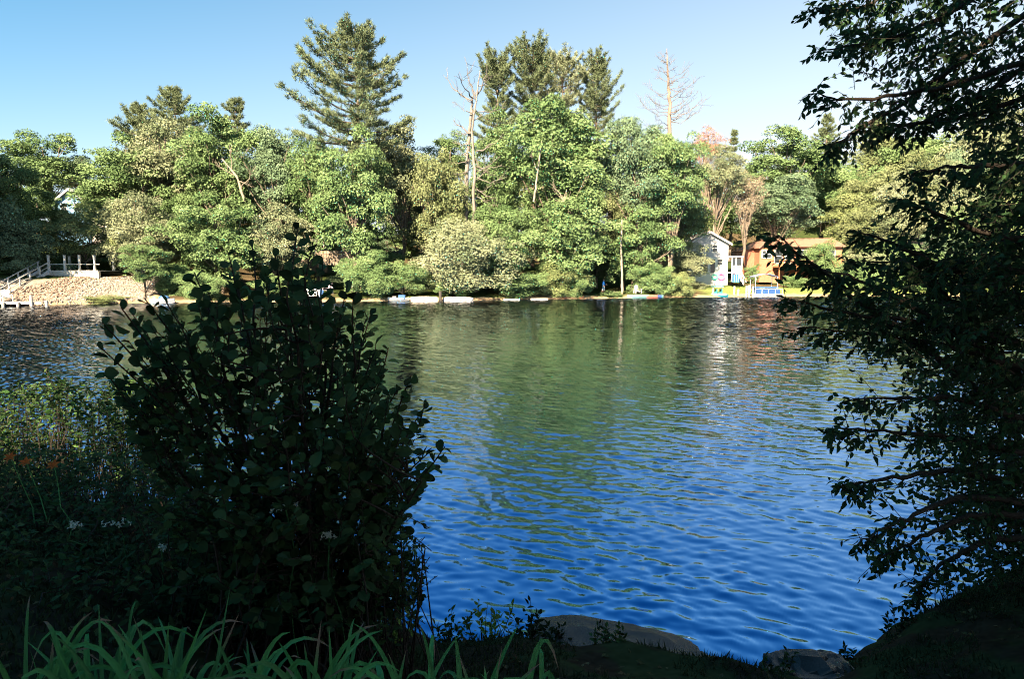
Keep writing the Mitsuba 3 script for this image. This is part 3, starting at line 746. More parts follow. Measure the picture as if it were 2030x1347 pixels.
# orange house
B = Front(106.0)
t = thing('orange_house', 'long orange wooden house with a front gable and a raised deck', 'house', 'houses on the far shore')
mb = MB(); B.box(mb, 1524, 1667, 487, 562, 0, 8, ORANGE * 1.05); mb.put('m_paint', 'wall', t)
mb = MB(); B.box(mb, 1497, 1523.5, 491, 560, -1.5, 8, ORANGE); B.gable(mb, 1497, 1523.5, 491, 1510, 480, -1.5, 8, ORANGE); mb.put('m_paint', 'wall', t, label='orange front gable wall')
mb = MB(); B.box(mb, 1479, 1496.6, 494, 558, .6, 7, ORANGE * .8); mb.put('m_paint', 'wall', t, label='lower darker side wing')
RF = np.array((.17, .095, .07))
for a in ((1494, 494.5, 1510, 479), (1527, 494.5, 1510, 479)):
    mb = MB(); B.slope(mb, *a, -2.0, 6, .15, RF); mb.put('m_paint', 'roof', t)
mb = MB(); mb.add([(B.x(1474), B.Y + .1, B.z(497)), (B.x(1497), B.Y + .1, B.z(489)), (B.x(1497), B.Y + 7, B.z(489)), (B.x(1474), B.Y + 7, B.z(497))], [[0, 1, 2], [0, 2, 3]], RF)
mb.add([(B.x(1474), B.Y + .1, B.z(498)), (B.x(1497), B.Y + .1, B.z(490)), (B.x(1497), B.Y + 7, B.z(490)), (B.x(1474), B.Y + 7, B.z(498))], [[0, 2, 1], [0, 3, 2]], RF); mb.put('m_paint', 'roof', t)
mb = MB()
za, zb = B.z(488), B.z(470)
mb.add([(B.x(1520), B.Y - .6, za), (B.x(1670), B.Y - .6, za), (B.x(1670), B.Y + 4, zb), (B.x(1520), B.Y + 4, zb), (B.x(1520), B.Y - .6, za - .15), (B.x(1670), B.Y - .6, za - .15), (B.x(1670), B.Y + 8.6, za), (B.x(1520), B.Y + 8.6, za)],
       [[0, 1, 2], [0, 2, 3], [4, 5, 1], [4, 1, 0], [3, 2, 6], [3, 6, 7]], RF * 1.1); mb.put('m_paint', 'roof', t, label='long low reddish roof')
for q in ((1534, 1548, 494, 522), (1555, 1569, 494, 522), (1578, 1596, 496, 516), (1606, 1620, 496, 516), (1640, 1652, 496, 514)): B.window(t, *q)
B.window(t, 1502, 1509, 498, 512, y=-1.5); B.window(t, 1512, 1519, 498, 512, y=-1.5)
dk = fresh('deck', t)
mb = MB(); B.box(mb, 1528, 1662, 528, 531, -3, -.02, (.22, .10, .05))
for px in (1530, 1562, 1594, 1626, 1660): B.box(mb, px - .9, px + .9, 531, 566, -2.9, -2.7, (.22, .10, .05))
mb.put('m_paint', key=dk)
mb = MB(); B.box(mb, 1528, 1662, 516, 517.6, -3, -2.9, (.24, .12, .06)); B.box(mb, 1528, 1662, 526, 527, -2.98, -2.92, (.24, .12, .06))
for k in range(48): B.box(mb, 1528.5 + 2.78 * k, 1529.3 + 2.78 * k, 517.6, 526, -2.97, -2.93, (.24, .12, .06))
mb.put('m_paint', 'railing', dk)

# grey house on the hillside
C3 = Front(132.0)
t = thing('grey_house', 'pale house with a grey roof on the hillside behind the overhanging branches', 'house', 'houses on the far shore')
mb = MB(); C3.box(mb, 1757, 1872, 432, 520, 0, 8, (.34, .29, .27)); mb.put('m_paint', 'wall', t)
mb = MB(); mb.add([(C3.x(1752), C3.Y - .6, C3.z(433)), (C3.x(1877), C3.Y - .6, C3.z(433)), (C3.x(1877), C3.Y + 4, C3.z(406)), (C3.x(1752), C3.Y + 4, C3.z(406)), (C3.x(1877), C3.Y + 8.6, C3.z(433)), (C3.x(1752), C3.Y + 8.6, C3.z(433))], [[0, 1, 2], [0, 2, 3], [3, 2, 4], [3, 4, 5]], (.24, .24, .25)); mb.put('m_paint', 'roof', t)
mb = MB(); C3.box(mb, 1752, 1877, 432.5, 435, -.68, -.61, WHITE); mb.put('m_paint', 'fascia', t)
for q in ((1772, 1784, 446, 464), (1800, 1812, 446, 464), (1840, 1852, 446, 464)): C3.window(t, *q)

# blue gabled house at the left end
D4 = Front(95.0)
t = thing('blue_house', 'blue gabled house with white bargeboards, mostly hidden by trees at the left end', 'house', 'houses on the far shore')
mb = MB(); D4.box(mb, 119, 183, 402, 520, 0, 8, (.12, .25, .42)); D4.gable(mb, 119, 183, 402, 151, 377, 0, 8, (.12, .25, .42)); mb.put('m_paint', 'wall', t)  # blue paint, with the blue cast of shade mixed into the wall colour
for a in ((113, 406, 151, 375.5), (189, 406, 151, 375.5)):
    mb = MB(); D4.slope(mb, *a, -.5, 8.4, .16, (.24, .25, .27)); mb.put('m_paint', 'roof', t)
    mb = MB(); D4.slope(mb, a[0], a[1] + 2.6, a[2], a[3] + 2.6, -.56, -.49, .22, (.34, .35, .38)); mb.put('m_paint', 'bargeboard', t)
D4.window(t, 132, 141, 404, 418); D4.window(t, 158, 167, 404, 418)
mb = MB(); D4.box(mb, 184, 226, 430, 520, .4, 7, (.5, .45, .43)); mb.put('m_paint', 'wall', t, label='pale low wing beside the blue gable')
mb = MB(); mb.add([(D4.x(183), D4.Y, D4.z(431)), (D4.x(230), D4.Y, D4.z(431)), (D4.x(230), D4.Y + 3.7, D4.z(409)), (D4.x(183), D4.Y + 3.7, D4.z(409))], [[0, 1, 2], [0, 2, 3]], (.36, .31, .30)); mb.put('m_paint', 'roof', t, label='pale sunlit roof of the low wing')

# deck with white posts on a low wall
V = Front(70.5)
t = thing('lakeside_deck', 'open deck with white posts on a low white wall above the stone slope', 'deck')
mb = MB(); V.box(mb, 93, 196, 538, 553, 0, .4, (.42, .40, .37)); mb.put('m_paint', 'wall', t)
mb = MB(); V.box(mb, 93, 196, 536.5, 538, -.06, 4, (.5, .48, .45)); mb.put('m_paint', 'floor', t)
for px in (97, 129, 158, 188):
    mb = MB(); V.box(mb, px - 1.6, px + 1.6, 506, 536.5, .05, .24, (.42, .41, .39)); mb.put('m_paint', 'post', t)
for px in (97, 188):
    mb = MB(); V.box(mb, px - 2, px + 2, 506, 536.5, 3.4, 3.6, (.5, .5, .47)); mb.put('m_paint', 'post', t)
mb = MB(); V.box(mb, 90, 198, 523.6, 524.9, .12, .2, (.42, .42, .40)); mb.put('m_paint', 'rail', t)

# stairs, dock, chair at the left end
t = thing('wooden_stairs', 'grey wooden stairs with white double handrails climbing from the dock to the lakeside deck', 'stairs')
S0, S1 = at(-18, 598, bank(0) + .5), at(90, 537.5, bank(60) + 6.6)
sd = unit(np.cross(S1 - S0, [0, 0, 1.0])); SW = 1.2
GW = np.array((.36, .36, .36))
for j in (0, 1):
    o = sd * (SW / 2) * (1 if j else -1)
    mb = MB(); mb.beam(S0 + o, S1 + o, .07, .32, (.40, .44, .48)); mb.put('m_paint', 'stringer', t)
    for hgt, w in ((1.0, .07), (.55, .05)):
        mb = MB(); mb.beam(S0 + o + [0, 0, hgt], S1 + o + [0, 0, hgt], .06, w, GW); mb.put('m_paint', 'handrail', t)
    for s in np.linspace(.03, .97, 6):
        p = S0 + (S1 - S0) * s + o
        mb = MB(); mb.beam(p - [0, 0, .3], p + [0, 0, 1.06], .10, .10, GW * 1.05); mb.put('m_paint', 'post', t)
for s in np.linspace(.04, .97, 15):
    p = S0 + (S1 - S0) * s
    mb = MB(); mb.beam(p - sd * SW * .47, p + sd * SW * .47, .28, .045, (.24, .24, .25)); mb.put('m_paint', 'tread', t)
t = thing('dock', 'low weathered dock at the left end with pale posts standing in the water', 'dock', 'docks on the far shore')
DZ = .42
dx0, dx1, dy0, dy1 = at(-60, 600, bank(30) - 1)[0], at(98, 600, bank(30) - 1)[0], bank(30) - 2.0, bank(30) + .2
nb = 44
for k in range(nb):
    a = dx0 + (dx1 - dx0) * k / nb
    MB().box(a, a + (dx1 - dx0) / nb - .012, dy0, dy1, DZ - .04, DZ + .004 * (k % 3), np.array((.24, .22, .20)) * (.85 + .3 * RNG.random())).put('m_paint', 'plank', t)
MB().box(dx0, dx1, dy0 - .06, dy0 - .003, DZ - .22, DZ - .01, (.26, .245, .22)).put('m_paint', 'beam', t)
for px in (-25, 6, 35, 62, 92):
    x = at(px, 600, bank(30) - 2.2)[0]; hi = {62: 1.05, 92: .55}.get(px, .38)
    m = trimesh.creation.cylinder(.13, hi + 1.0, sections=12); m.apply_translation([x, dy0 - .20, hi / 2 - .5]); MB().mesh(m, (.30, .29, .27)).put('m_paint', 'post', t)


def slat_chair(label, c, yaw, s, col, name='garden_chair'):
    t = thing(name, label, 'chair', 'garden chairs on the far shore')
    R = trimesh.transformations.euler_matrix(0, 0, yaw); R[:3, 3] = c
    def pc(nm, *boxes):
        mb = MB()
        for b in boxes: mb.box(*[q * s for q in b], col)
        v = np.vstack(mb.v); mb.v = [v @ R[:3, :3].T + R[:3, 3]]; mb.f = [np.vstack(mb.f)]; mb.c = [np.vstack(mb.c)]
        mb.put('m_paint', nm, t)
    for k in range(5): pc('seat_slat', (-.30, .30, -.28 + .115 * k, -.28 + .115 * k + .095, .36 - .03 * k, .385 - .03 * k))
    for k in range(5):                                                 # raked back
        x0 = -.29 + .12 * k
        v = [(x0, .27, .22), (x0 + .10, .27, .22), (x0 + .10, .52, 1.0 + .04 * (2 - abs(k - 2))), (x0, .52, 1.0 + .04 * (2 - abs(k - 2)))]
        v = np.array([p for p in v] + [(a, b + .03, d) for a, b, d in v]) * s @ R[:3, :3].T + R[:3, 3]
        f = [[0, 1, 2], [0, 2, 3], [4, 6, 5], [4, 7, 6]] + [q for i in range(4) for q in ([i, i + 4, (i + 1) % 4 + 4], [i, (i + 1) % 4 + 4, (i + 1) % 4])]
        put((v, np.array(f)), 'm_paint', 'back_slat', t, color=np.broadcast_to(np.asarray(col), (8, 3)))
    for sx in (-1, 1):
        pc('arm', (sx * .40 - .07, sx * .40 + .07, -.36, .42, .56, .59)); pc('leg', (sx * .36 - .03, sx * .36 + .03, -.33, -.25, 0, .56)); pc('leg', (sx * .36 - .03, sx * .36 + .03, .34, .42, 0, .56))
slat_chair('white slatted chair on the dock at the foot of the wooden stairs', np.array([at(14, 600, bank(30) - .8)[0], bank(30) - .8, DZ + .01]), .9, 1.05, (.40, .40, .39))
p = at(1264, 584, bank(1264) + .75); p[2] = farz(p[0], p[1])
slat_chair('white slatted chair on the bank behind the kayak', p, .2, 1.0, (.45, .45, .46))
p = at(648, 527, 76); p[2] = farz(p[0], p[1])
slat_chair('lilac-white slatted chair in front of the stone wall', p, -.5, 1.15, (.32, .29, .36))

# stone slope at the left
rng = np.random.default_rng(44)
t = thing('stone_slope', 'pale slope of loose broken stones below the lakeside deck', 'stone slope', kind='stuff')
mb = MB()
ico = trimesh.creation.icosphere(subdivisions=0); iv, jf = np.array(ico.vertices), np.array(ico.faces)
xa, xb = at(48, 570, 66)[0], at(262, 570, 66)[0]
for k in range(4200):
    x = rng.uniform(xa, xb); d = rng.uniform(.1, 6.2)
    u = (x - xa) / (xb - xa)
    if d > 6.2 * np.interp(u, [0, .2, .7, .88, 1], [.55, 1, 1, .75, .3]): continue
    y = float(shore(x)) + d
    r = .04 + .08 * rng.random() ** 2 + (.04 * rng.random() if u < .35 else 0)
    v = iv * (1 + rng.normal(0, .17, (len(iv), 1))) * r * rng.uniform(.7, 1.3, 3) + [x, y, float(farz(x, y)) + .25 * r]
    col = np.array((.205, .185, .168)) * rng.uniform(.65, 1.3) if u > .38 else np.array((.19, .148, .122)) * rng.uniform(.45, 1.35)
    mb.add(v, jf, col)
mb.put('m_bark', key=t)

# stone wall and shed behind the big bush
t = thing('stone_wall', 'low tan wall of rough stones behind the lilac-white chair', 'wall')
Wf = Front(78.0); rng = np.random.default_rng(45)
for row in range(4):
    px = 626 + rng.uniform(0, 4)
    while px < 690:
        w = rng.uniform(5, 10); col = np.array((.17, .135, .105)) * rng.uniform(.7, 1.25)
        m = trimesh.creation.box([1, 1, 1]); m = m.subdivide(); v = np.array(m.vertices); v = np.sign(v) * (np.abs(v) * 2) ** .8 / 2 * (1 + rng.normal(0, .04, v.shape))
        z1, z0 = Wf.z(498 + 7 * row), Wf.z(504.3 + 7 * row)
        v = v * [(w - .7) * 78 / F, .5, z1 - z0] + [Wf.x(px + w / 2), 78 + rng.normal(0, .03), (z0 + z1) / 2]
        MB().add(v, np.array(m.faces), col).put('m_bark', 'stone', t); px += w
t = thing('garden_shed', 'dark shed with a white framed window, seen just over the tip of the big bush', 'shed')
Sh = Front(82.0); mb = MB(); Sh.box(mb, 588, 632, 486, 540, 0, 4, (.10, .075, .06)); mb.put('m_paint', 'wall', t)
mb = MB(); Sh.slope(mb, 584, 487, 610, 474, -.4, 4.3, .14, (.14, .13, .13)); Sh.slope(mb, 636, 487, 610, 474, -.4, 4.3, .14, (.14, .13, .13)); mb.put('m_paint', 'roof', t)
Sh.window(t, 600, 612, 489, 500)


# boats
def hull(L, W, Hh, bow=.9, stern=.6, n=17, keel=.12, sheer=.15):
    """An open small boat along x, keel down: outside, inside and gunwale in one closed shell."""
    V = []
    for s in np.linspace(-1, 1, n):
        e = bow if s > 0 else stern
        w = W / 2 * (1 - abs(s) ** 2.6 * e) + .004
        z0 = keel * Hh * abs(s) ** 3 * 2.2
        top = Hh * (1 + sheer * s * s)
        o = [(w, top), (w * .93, z0 + .55 * (top - z0)), (w * .62, z0 + .08 * Hh), (0, z0), (-w * .62, z0 + .08 * Hh), (-w * .93, z0 + .55 * (top - z0)), (-w, top)]
        i = [(-w * .90, top), (-w * .80, z0 + .5 * (top - z0)), (-w * .5, z0 + .16 * Hh), (0, z0 + .14 * Hh), (w * .5, z0 + .16 * Hh), (w * .80, z0 + .5 * (top - z0)), (w * .90, top)]
        V += [(s * L / 2, y, z) for y, z in o + i]
    m = 14; Fc = []
    for a in range(n - 1):
        for b in range(m):
            c = (b + 1) % m; Fc += [(a * m + b, (a + 1) * m + b, (a + 1) * m + c), (a * m + b, (a + 1) * m + c, a * m + c)]
    for a in (0, n - 1): Fc += [(a * m, a * m + b, a * m + b + 1) for b in range(1, m - 1)]
    return np.array(V), np.array(Fc)


def boat(name, label, cat, px0, px1, Y, z, W, Hh, col, over=False, yaw=0.0, col2=None, split=(0, 0), bow=.9, stern=.6, seat=None, group='small boats on the far shore'):
    if z < .2: Y = bank((px0 + px1) / 2) - .55
    a, b = at(px0, 590, Y)[0], at(px1, 590, Y)[0]
    L = b - a
    t = thing(name, label, cat, group)
    Vh, Fh = hull(L, W, Hh, bow, stern)
    cols = np.broadcast_to(np.asarray(col, float), (len(Vh), 3)).copy()
    if col2 is not None: cols[(Vh[:, 0] > L * (split[0] - .5)) & (Vh[:, 0] < L * (split[1] - .5))] = col2
    R = trimesh.transformations.euler_matrix(math.pi if over else 0, 0, yaw)[:3, :3]
    c = np.array([(a + b) / 2, Y, z + (Hh * 1.1 if over else 0)])
    put((Vh @ R.T + c, Fh), 'm_paint', 'hull', t, color=cols)
    if not over:
        for s in (seat or (-.25, .2)):
            MB().box(a + L * (.5 + s) - .12, a + L * (.5 + s) + .12, Y - W * .38, Y + W * .38, z + Hh * .62, z + Hh * .72, np.asarray(col) * .8).put('m_paint', 'seat', t)
    return t, c, L

t, c, L = boat('small_boat', 'white boat with blue cover and tan tarp, moored beyond the left side of the bush', 'boat', 298, 346, 62.0, -.1, 1.3, .55, (.36, .37, .39))
MB().mesh(trimesh.creation.icosphere(subdivisions=2).apply_scale([.55, .5, .3]).apply_translation(c + [.15, 0, .62]), (.03, .09, .22)).put('m_paint', 'cover', t, smooth=True, label='blue boat cover')
MB().mesh(trimesh.creation.icosphere(subdivisions=2).apply_scale([.55, .5, .34]).apply_translation(c + [-.65, 0, .62]), (.24, .17, .09)).put('m_paint', 'tarp', t, smooth=True, label='tan tarp')
zz = float(farz(at(618, 575, 72.5)[0], 72.5))
t, c, L = boat('overturned_boat', 'white overturned boat with a pink keel strip on the bank near the big bush tip', 'boat', 597, 642, 72.5, zz, 1.3, .85, (.40, .40, .43), over=True, col2=(.04, .10, .24), split=(.86, 1.1))
MB().box(c[0] - L * .42, c[0] + L * .3, c[1] - .06, c[1] + .06, c[2] - .03, c[2] + .03, (.60, .26, .22)).put('m_paint', 'keel', t)
t, c, L = boat('skiff', 'low grey skiff with a blue tarp bundle, left of the cream overturned rowboat', 'boat', 769, 811, 73.2, -.05, 1.1, .42, (.28, .29, .29))
MB().box(c[0] + .05, c[0] + .75, c[1] - .45, c[1] + .45, c[2] + .3, c[2] + .72, (.03, .09, .23)).put('m_paint', 'tarp', t, label='blue tarp')
MB().box(c[0] - .6, c[0] - .2, c[1] - .4, c[1] + .4, c[2] + .3, c[2] + .6, (.16, .15, .15)).put('m_paint', 'box', t)
boat('overturned_boat', 'long cream overturned rowboat at the water line', 'boat', 813, 868, 73.6, .0, 1.2, .46, (.40, .36, .31), over=True, bow=.55, stern=.35)
boat('canoe', 'white canoe lying right of the cream overturned rowboat', 'canoe', 878, 938, 74.2, .0, .9, .38, (.44, .43, .44), over=True, bow=.95, stern=.8)
m = trimesh.creation.cylinder(.16, 1.6, sections=10); m.apply_translation(at(873, 592, bank(873) - .7)); k = thing('mooring_post', 'dark mooring post between the cream rowboat and the white canoe', 'post'); MB().mesh(m, (.05, .045, .04)).put('m_bark', key=k)
t, c, L = boat('kayak', 'teal kayak with a salmon middle and blue end at the shore below the white chair', 'kayak', 1243, 1315, 81.0, -.06, .85, .42, (.11, .23, .23), bow=.95, stern=.95, col2=(.34, .12, .085), split=(.55, .82), seat=(-.05,))
MB().box(c[0] + L * .33, c[0] + L * .44, c[1] - .28, c[1] + .28, c[2] + .2, c[2] + .45, (.02, .04, .15)).put('m_paint', 'hatch', t)
MB().box(c[0] - L * .3, c[0] + L * .1, c[1] - .30, c[1] + .30, c[2] + .38, c[2] + .47, (.30, .35, .34)).put('m_paint', 'deck', t)
for px0, px1, lab in ((998, 1030, 'longer white floating board at the shore under the bright shrub'), (1052, 1086, 'thin white floating board right of the longer one')):
    k = thing('floating_board', lab, 'board', 'white boards floating at the shore')
    Y = bank(px0) - .6; a, b = at(px0, 592, Y)[0], at(px1, 592, Y)[0]
    MB().box(a, b, Y - .35, Y + .35, -.05, .16, (.40, .39, .38)).put('m_paint', key=k)

# pedal boat
t = thing('pedal_boat', 'teal pedal boat with a white deck and a small sunshade, moored below the white house', 'pedal boat')
Pb = Front(87.0)
for dy in (-.55, .55):
    Vh, Fh = hull(Pb.x(1442) - Pb.x(1404), .55, .42, .9, .5); Vh = Vh + [(Pb.x(1442) + Pb.x(1404)) / 2, 87 + dy, -.1]
    put((Vh, Fh), 'm_paint', 'float', t, color=np.broadcast_to(np.array((.015, .13, .17)), (len(Vh), 3)))
mb = MB(); Pb.box(mb, 1408, 1438, 582, 585.5, -.8, .8, (.42, .42, .42)); mb.put('m_paint', 'deck', t)
for px in (1417, 1427):
    mb = MB(); Pb.box(mb, px - 3, px + 3, 579, 582, -.5, .5, (.02, .15, .17)); Pb.box(mb, px + 2, px + 3.4, 573, 582, -.5, .5, (.02, .15, .17)); mb.put('m_paint', 'seat', t)
mb = MB(); Pb.box(mb, 1413, 1432, 567.5, 569.5, -.75, .75, (.11, .24, .26)); mb.put('m_paint', 'sunshade', t)
for px in (1414, 1431):
    mb = MB(); Pb.box(mb, px - .4, px + .4, 569.5, 582, -.03, .03, (.6, .6, .6)); mb.put('m_paint', 'pole', t)

# pontoon boat
t = thing('pontoon_boat', 'pontoon boat with blue seats and a lilac canopy below the orange house lawn', 'pontoon boat')
Q = Front(87.5)
for dy in (0.0, 1.8):
    m = trimesh.creation.cylinder(.30, Q.x(1552) - Q.x(1494), sections=14); m.apply_transform(trimesh.transformations.rotation_matrix(math.pi / 2, [0, 1, 0])); m.apply_translation([(Q.x(1494) + Q.x(1552)) / 2, 87.5 + dy, .12])
    MB().mesh(m, (.26, .27, .28)).put('m_paint', 'float', t, smooth=True)
mb = MB(); Q.box(mb, 1494, 1552, 582.5, 584.5, -.35, 2.15, (.25, .25, .26)); mb.put('m_paint', 'deck', t)
for px0, px1, py in ((1502, 1521, 573), (1524, 1542, 572)):
    mb = MB(); Q.box(mb, px0, px1, py, 582.5, .4, 1.2, (.02, .055, .17)); mb.put('m_paint', 'seat', t)
mb = MB(); Q.box(mb, 1500, 1545, 569, 571.5, .2, 1.7, (.03, .08, .22)); mb.put('m_paint', 'cover', t, label='blue folded cover')
mb = MB()
for py in (572.5,): Q.box(mb, 1496, 1550, py, py + .7, -.3, -.24, (.36, .36, .36))
for k in range(5): Q.box(mb, 1496 + 13.3 * k, 1496.7 + 13.3 * k, 573.2, 582.4, -.31, -.23, (.36, .36, .36))
mb.put('m_paint', 'rail', t)
mb = MB(); Q.box(mb, 1500, 1546, 574.5, 582.4, -.2, -.16, (.015, .05, .16)); mb.put('m_paint', 'side_panel', t, label='dark blue side panel')
mb = MB(); n = 9
for j in range(n - 1):
    s0, s1 = j / (n - 1), (j + 1) / (n - 1)
    za, zb = (Q.z(549) + .38 * math.sin(math.pi * s) for s in (s0, s1))
    xa, xb = Q.x(1495) + (Q.x(1543) - Q.x(1495)) * s0, Q.x(1495) + (Q.x(1543) - Q.x(1495)) * s1
    mb.add([(xa, 87.4, za), (xb, 87.4, zb), (xb, 89.4, zb), (xa, 89.4, za), (xa, 87.4, za - .05), (xb, 87.4, zb - .05), (xb, 89.4, zb - .05), (xa, 89.4, za - .05)], [[0, 1, 2], [0, 2, 3], [4, 6, 5], [4, 7, 6], [0, 4, 5], [0, 5, 1], [2, 6, 7], [2, 7, 3]], (.13, .14, .25))
mb.put('m_paint', 'canopy', t, label='lilac canopy')
for px, dy in ((1498, -.05), (1541, -.05), (1498, 1.85), (1541, 1.85)):
    mb = MB(); Q.box(mb, px - .4, px + .4, 548.5, 582.5, dy, dy + .05, (.6, .6, .6)); mb.put('m_paint', 'pole', t)

# dock below the white house
t = thing('dock', 'low dock with white posts between the pedal boat and the pontoon boat', 'dock', 'docks on the far shore')
Dk = Front(87.6); a, b = Dk.x(1446), Dk.x(1494)
for k in range(20):
    x = a + (b - a) * k / 20
    MB().box(x, x + (b - a) / 20 - .015, 87.3, 89.2, .30, .35 + .004 * (k % 3), np.array((.30, .265, .22)) * (.85 + .3 * RNG.random())).put('m_paint', 'plank', t)
for px, top in ((1454, 568), (1462, 574), (1478, 567), (1483, 566), (1491, 568)):
    mb = MB(); Dk.box(mb, px - 1.2, px + 1.2, top, 592, -.5, -.32, WHITE); mb.put('m_paint', 'post', t)
for px, Y, lab, col in ((1118, 79.6, 'reddish stone at the water line, left one of two', (.36, .15, .085)), (1150, 80.2, 'reddish stone at the water line, right one of two', (.36, .16, .09))):
    v = iv * (1 + rng.normal(0, .15, (len(iv), 1))) * [.42, .3, .26] + [at(px, 590, Y)[0], float(shore(at(px, 590, Y)[0])) + .1, .12]
    k = thing('shore_stone', lab, 'stone', 'reddish stones on the far shore'); MB().add(v, jf, col).put('m_bark', key=k)


# person
def person(label, c, yaw, h):
    import manifold3d as m3
    t = thing('person', label, 'person')
    s = h / 1.75
    J = dict(hl=(.09, 0, .92), hr=(-.09, 0, .92), kl=(.10, -.04, .5), kr=(-.10, .06, .5), al=(.10, .0, .08), ar=(-.10, .14, .09), tl=(.11, -.17, .04), tr=(-.11, -.03, .04), pe=(0, 0, .98), ch=(0, -.01, 1.30), nk=(0, -.02, 1.49), hd=(0, -.03, 1.64),
             sl=(.18, 0, 1.40), sr=(-.18, 0, 1.40), el=(.25, -.10, 1.16), er=(-.24, -.02, 1.12), wl=(.20, -.34, 1.12), wr=(-.22, -.16, .92))
    def bones(bs, grow=0.0, ref=.03):
        out = m3.Manifold()
        for a, ra, b, rb in bs:
            A, Bq = (m3.Manifold.sphere(r + grow, 16).translate(J[k]) for k, r in ((a, ra), (b, rb)))
            out = out + m3.Manifold.batch_hull([A, Bq])
        q = out.refine_to_length(ref).to_mesh()
        tm = trimesh.Trimesh(q.vert_properties[:, :3], q.tri_verts)
        trimesh.smoothing.filter_taubin(tm, iterations=6)
        return tm
    body = [('hl', .085, 'kl', .06), ('kl', .058, 'al', .04), ('al', .042, 'tl', .032), ('hr', .085, 'kr', .06), ('kr', .058, 'ar', .04), ('ar', .042, 'tr', .032), ('pe', .13, 'ch', .14), ('ch', .12, 'nk', .055), ('sl', .06, 'sr', .06), ('nk', .055, 'hd', .06), ('hd', .095, 'hd', .095),
            ('sl', .055, 'el', .042), ('el', .04, 'wl', .03), ('sr', .055, 'er', .042), ('er', .04, 'wr', .03)]
    for w, e, q in (('wl', (.0, -.09, -.01), 1), ('wr', (.0, -.02, -.09), 1)):
        J[w + 'h'] = tuple(np.add(J[w], np.array(e) * .55)); body.append((w, .03, w + 'h', .032))
        for i in range(5):
            off = np.array([(i - 1.5) * .017, 0, 0]) if i < 4 else np.array([-.045, 0, .01])
            J[f'{w}f{i}'] = tuple(np.add(J[w], np.array(e) * (1.55 - .06 * abs(i - 1.5) if i < 4 else .8)) + off); body.append((w + 'h', .013, f'{w}f{i}', .009))
    R = trimesh.transformations.euler_matrix(0, 0, yaw)[:3, :3]
    def out(m, nm, col, bs='m_bark', lab=None): put((np.array(m.vertices) * s @ R.T + c, np.array(m.faces)), bs, nm, t, color=np.broadcast_to(np.array(col), (len(m.vertices), 3)), smooth=True, label=lab)
    out(bones(body, ref=.035), 'body', (.42, .24, .16))
    out(bones([('pe', .13, 'ch', .14), ('ch', .12, 'nk', .06), ('sl', .06, 'sr', .06), ('sl', .055, 'el', .05), ('sr', .055, 'er', .05)], .022), 'shirt', (.02, .15, .42), lab='bright blue shirt')
    out(bones([('pe', .13, 'pe', .13), ('hl', .09, 'kl', .075), ('hr', .09, 'kr', .075)], .018), 'shorts', (.30, .34, .36), lab='grey shorts')
    hm = trimesh.creation.icosphere(subdivisions=3, radius=1); v = np.array(hm.vertices); v = v * [.108, .118, .112]; k = (v[:, 1] < -.03) & (v[:, 2] < .045); v[k] *= .72; hm.vertices = v + [0, -.015, 1.665]
    out(hm, 'hair', (.02, .016, .014), lab='dark hair')
p = at(1196, 575, bank(1196) + 1.0); p[2] = farz(p[0], p[1])
person('dark-haired person in bright blue shirt and grey shorts standing among shrubs at the water', p, 1.2, 1.85)

# ------------------------------------------------------------------ near plants
def in_poly(poly, n, rng):
    pg = Polygon(poly)
    x0, y0, x1, y1 = pg.bounds
    out = np.zeros((0, 2))
    while len(out) < n:
        q = np.stack([rng.uniform(x0, x1, 4 * n), rng.uniform(y0, y1, 4 * n)], 1)
        out = np.vstack([out, q[contains_xy(pg, q[:, 0], q[:, 1])]])
    return out[:n]


def twigs(tips, dirs, L, leaf, per, rng, hue, spread=0.9, vary=0.3, flat=0.5, sizevar=0.3, droop=0.0):
    """Leaves set alternately along twigs that end at the tips; returns P, D, N, size, colour and the twig lines."""
    n = len(tips)
    L = np.broadcast_to(L, (n,)) * (0.75 + 0.5 * rng.random(n))
    dirs = unit(dirs)
    base = tips - dirs * L[:, None] + np.stack([0 * L, 0 * L, -0.12 * L], 1)
    s = (np.arange(per) + 0.6) / per
    P = base[:, None] + (tips - base)[:, None] * s[None, :, None]
    sidev = unit(np.cross(dirs, np.array([0, 0, 1.0]) + rng.normal(0, .3, (n, 3))))
    sign = np.where((np.arange(per) % 2)[None] == 0, 1, -1) * np.ones((n, 1))
    D = dirs[:, None] * 0.55 + sidev[:, None] * (sign * spread * (1.1 - 0.9 * s[None] ** 3))[..., None] + rng.normal(0, .28, (n, per, 3)) - np.array([0, 0, droop])
    N = np.array([0, 0, 1.0]) * flat + rng.normal(0, 0.5, (n, per, 3)) + np.array([0, -0.25, 0])
    S = leaf * (1 - sizevar / 2 + sizevar * 1.3 * (rng.random((n, per)) - 0.3)) * (0.75 + 0.35 * np.sin(np.pi * np.clip(s, .1, .9)))[None]
    C = np.clip(np.asarray(hue) * (1 + rng.normal(0, vary, (n, per, 1))) * (1 + rng.normal(0, .08, (n, per, 3))), 0.008, .6)
    return P.reshape(-1, 3), D.reshape(-1, 3), N.reshape(-1, 3), S.ravel(), C.reshape(-1, 3), np.stack([base, tips], 1)


def nearest_stem(stems, q):
    """Index and parameter point of the stem point below and nearest q."""
    best = None
    for s in stems:
        d = np.linalg.norm((s - q) * [1, 1, .7], axis=1) + 0.6 * np.maximum(0, s[:, 2] - q[2] + .05)
        k = int(np.argmin(d))
        if best is None or d[k] < best[0]: best = (d[k], s[k])
    return best[1]


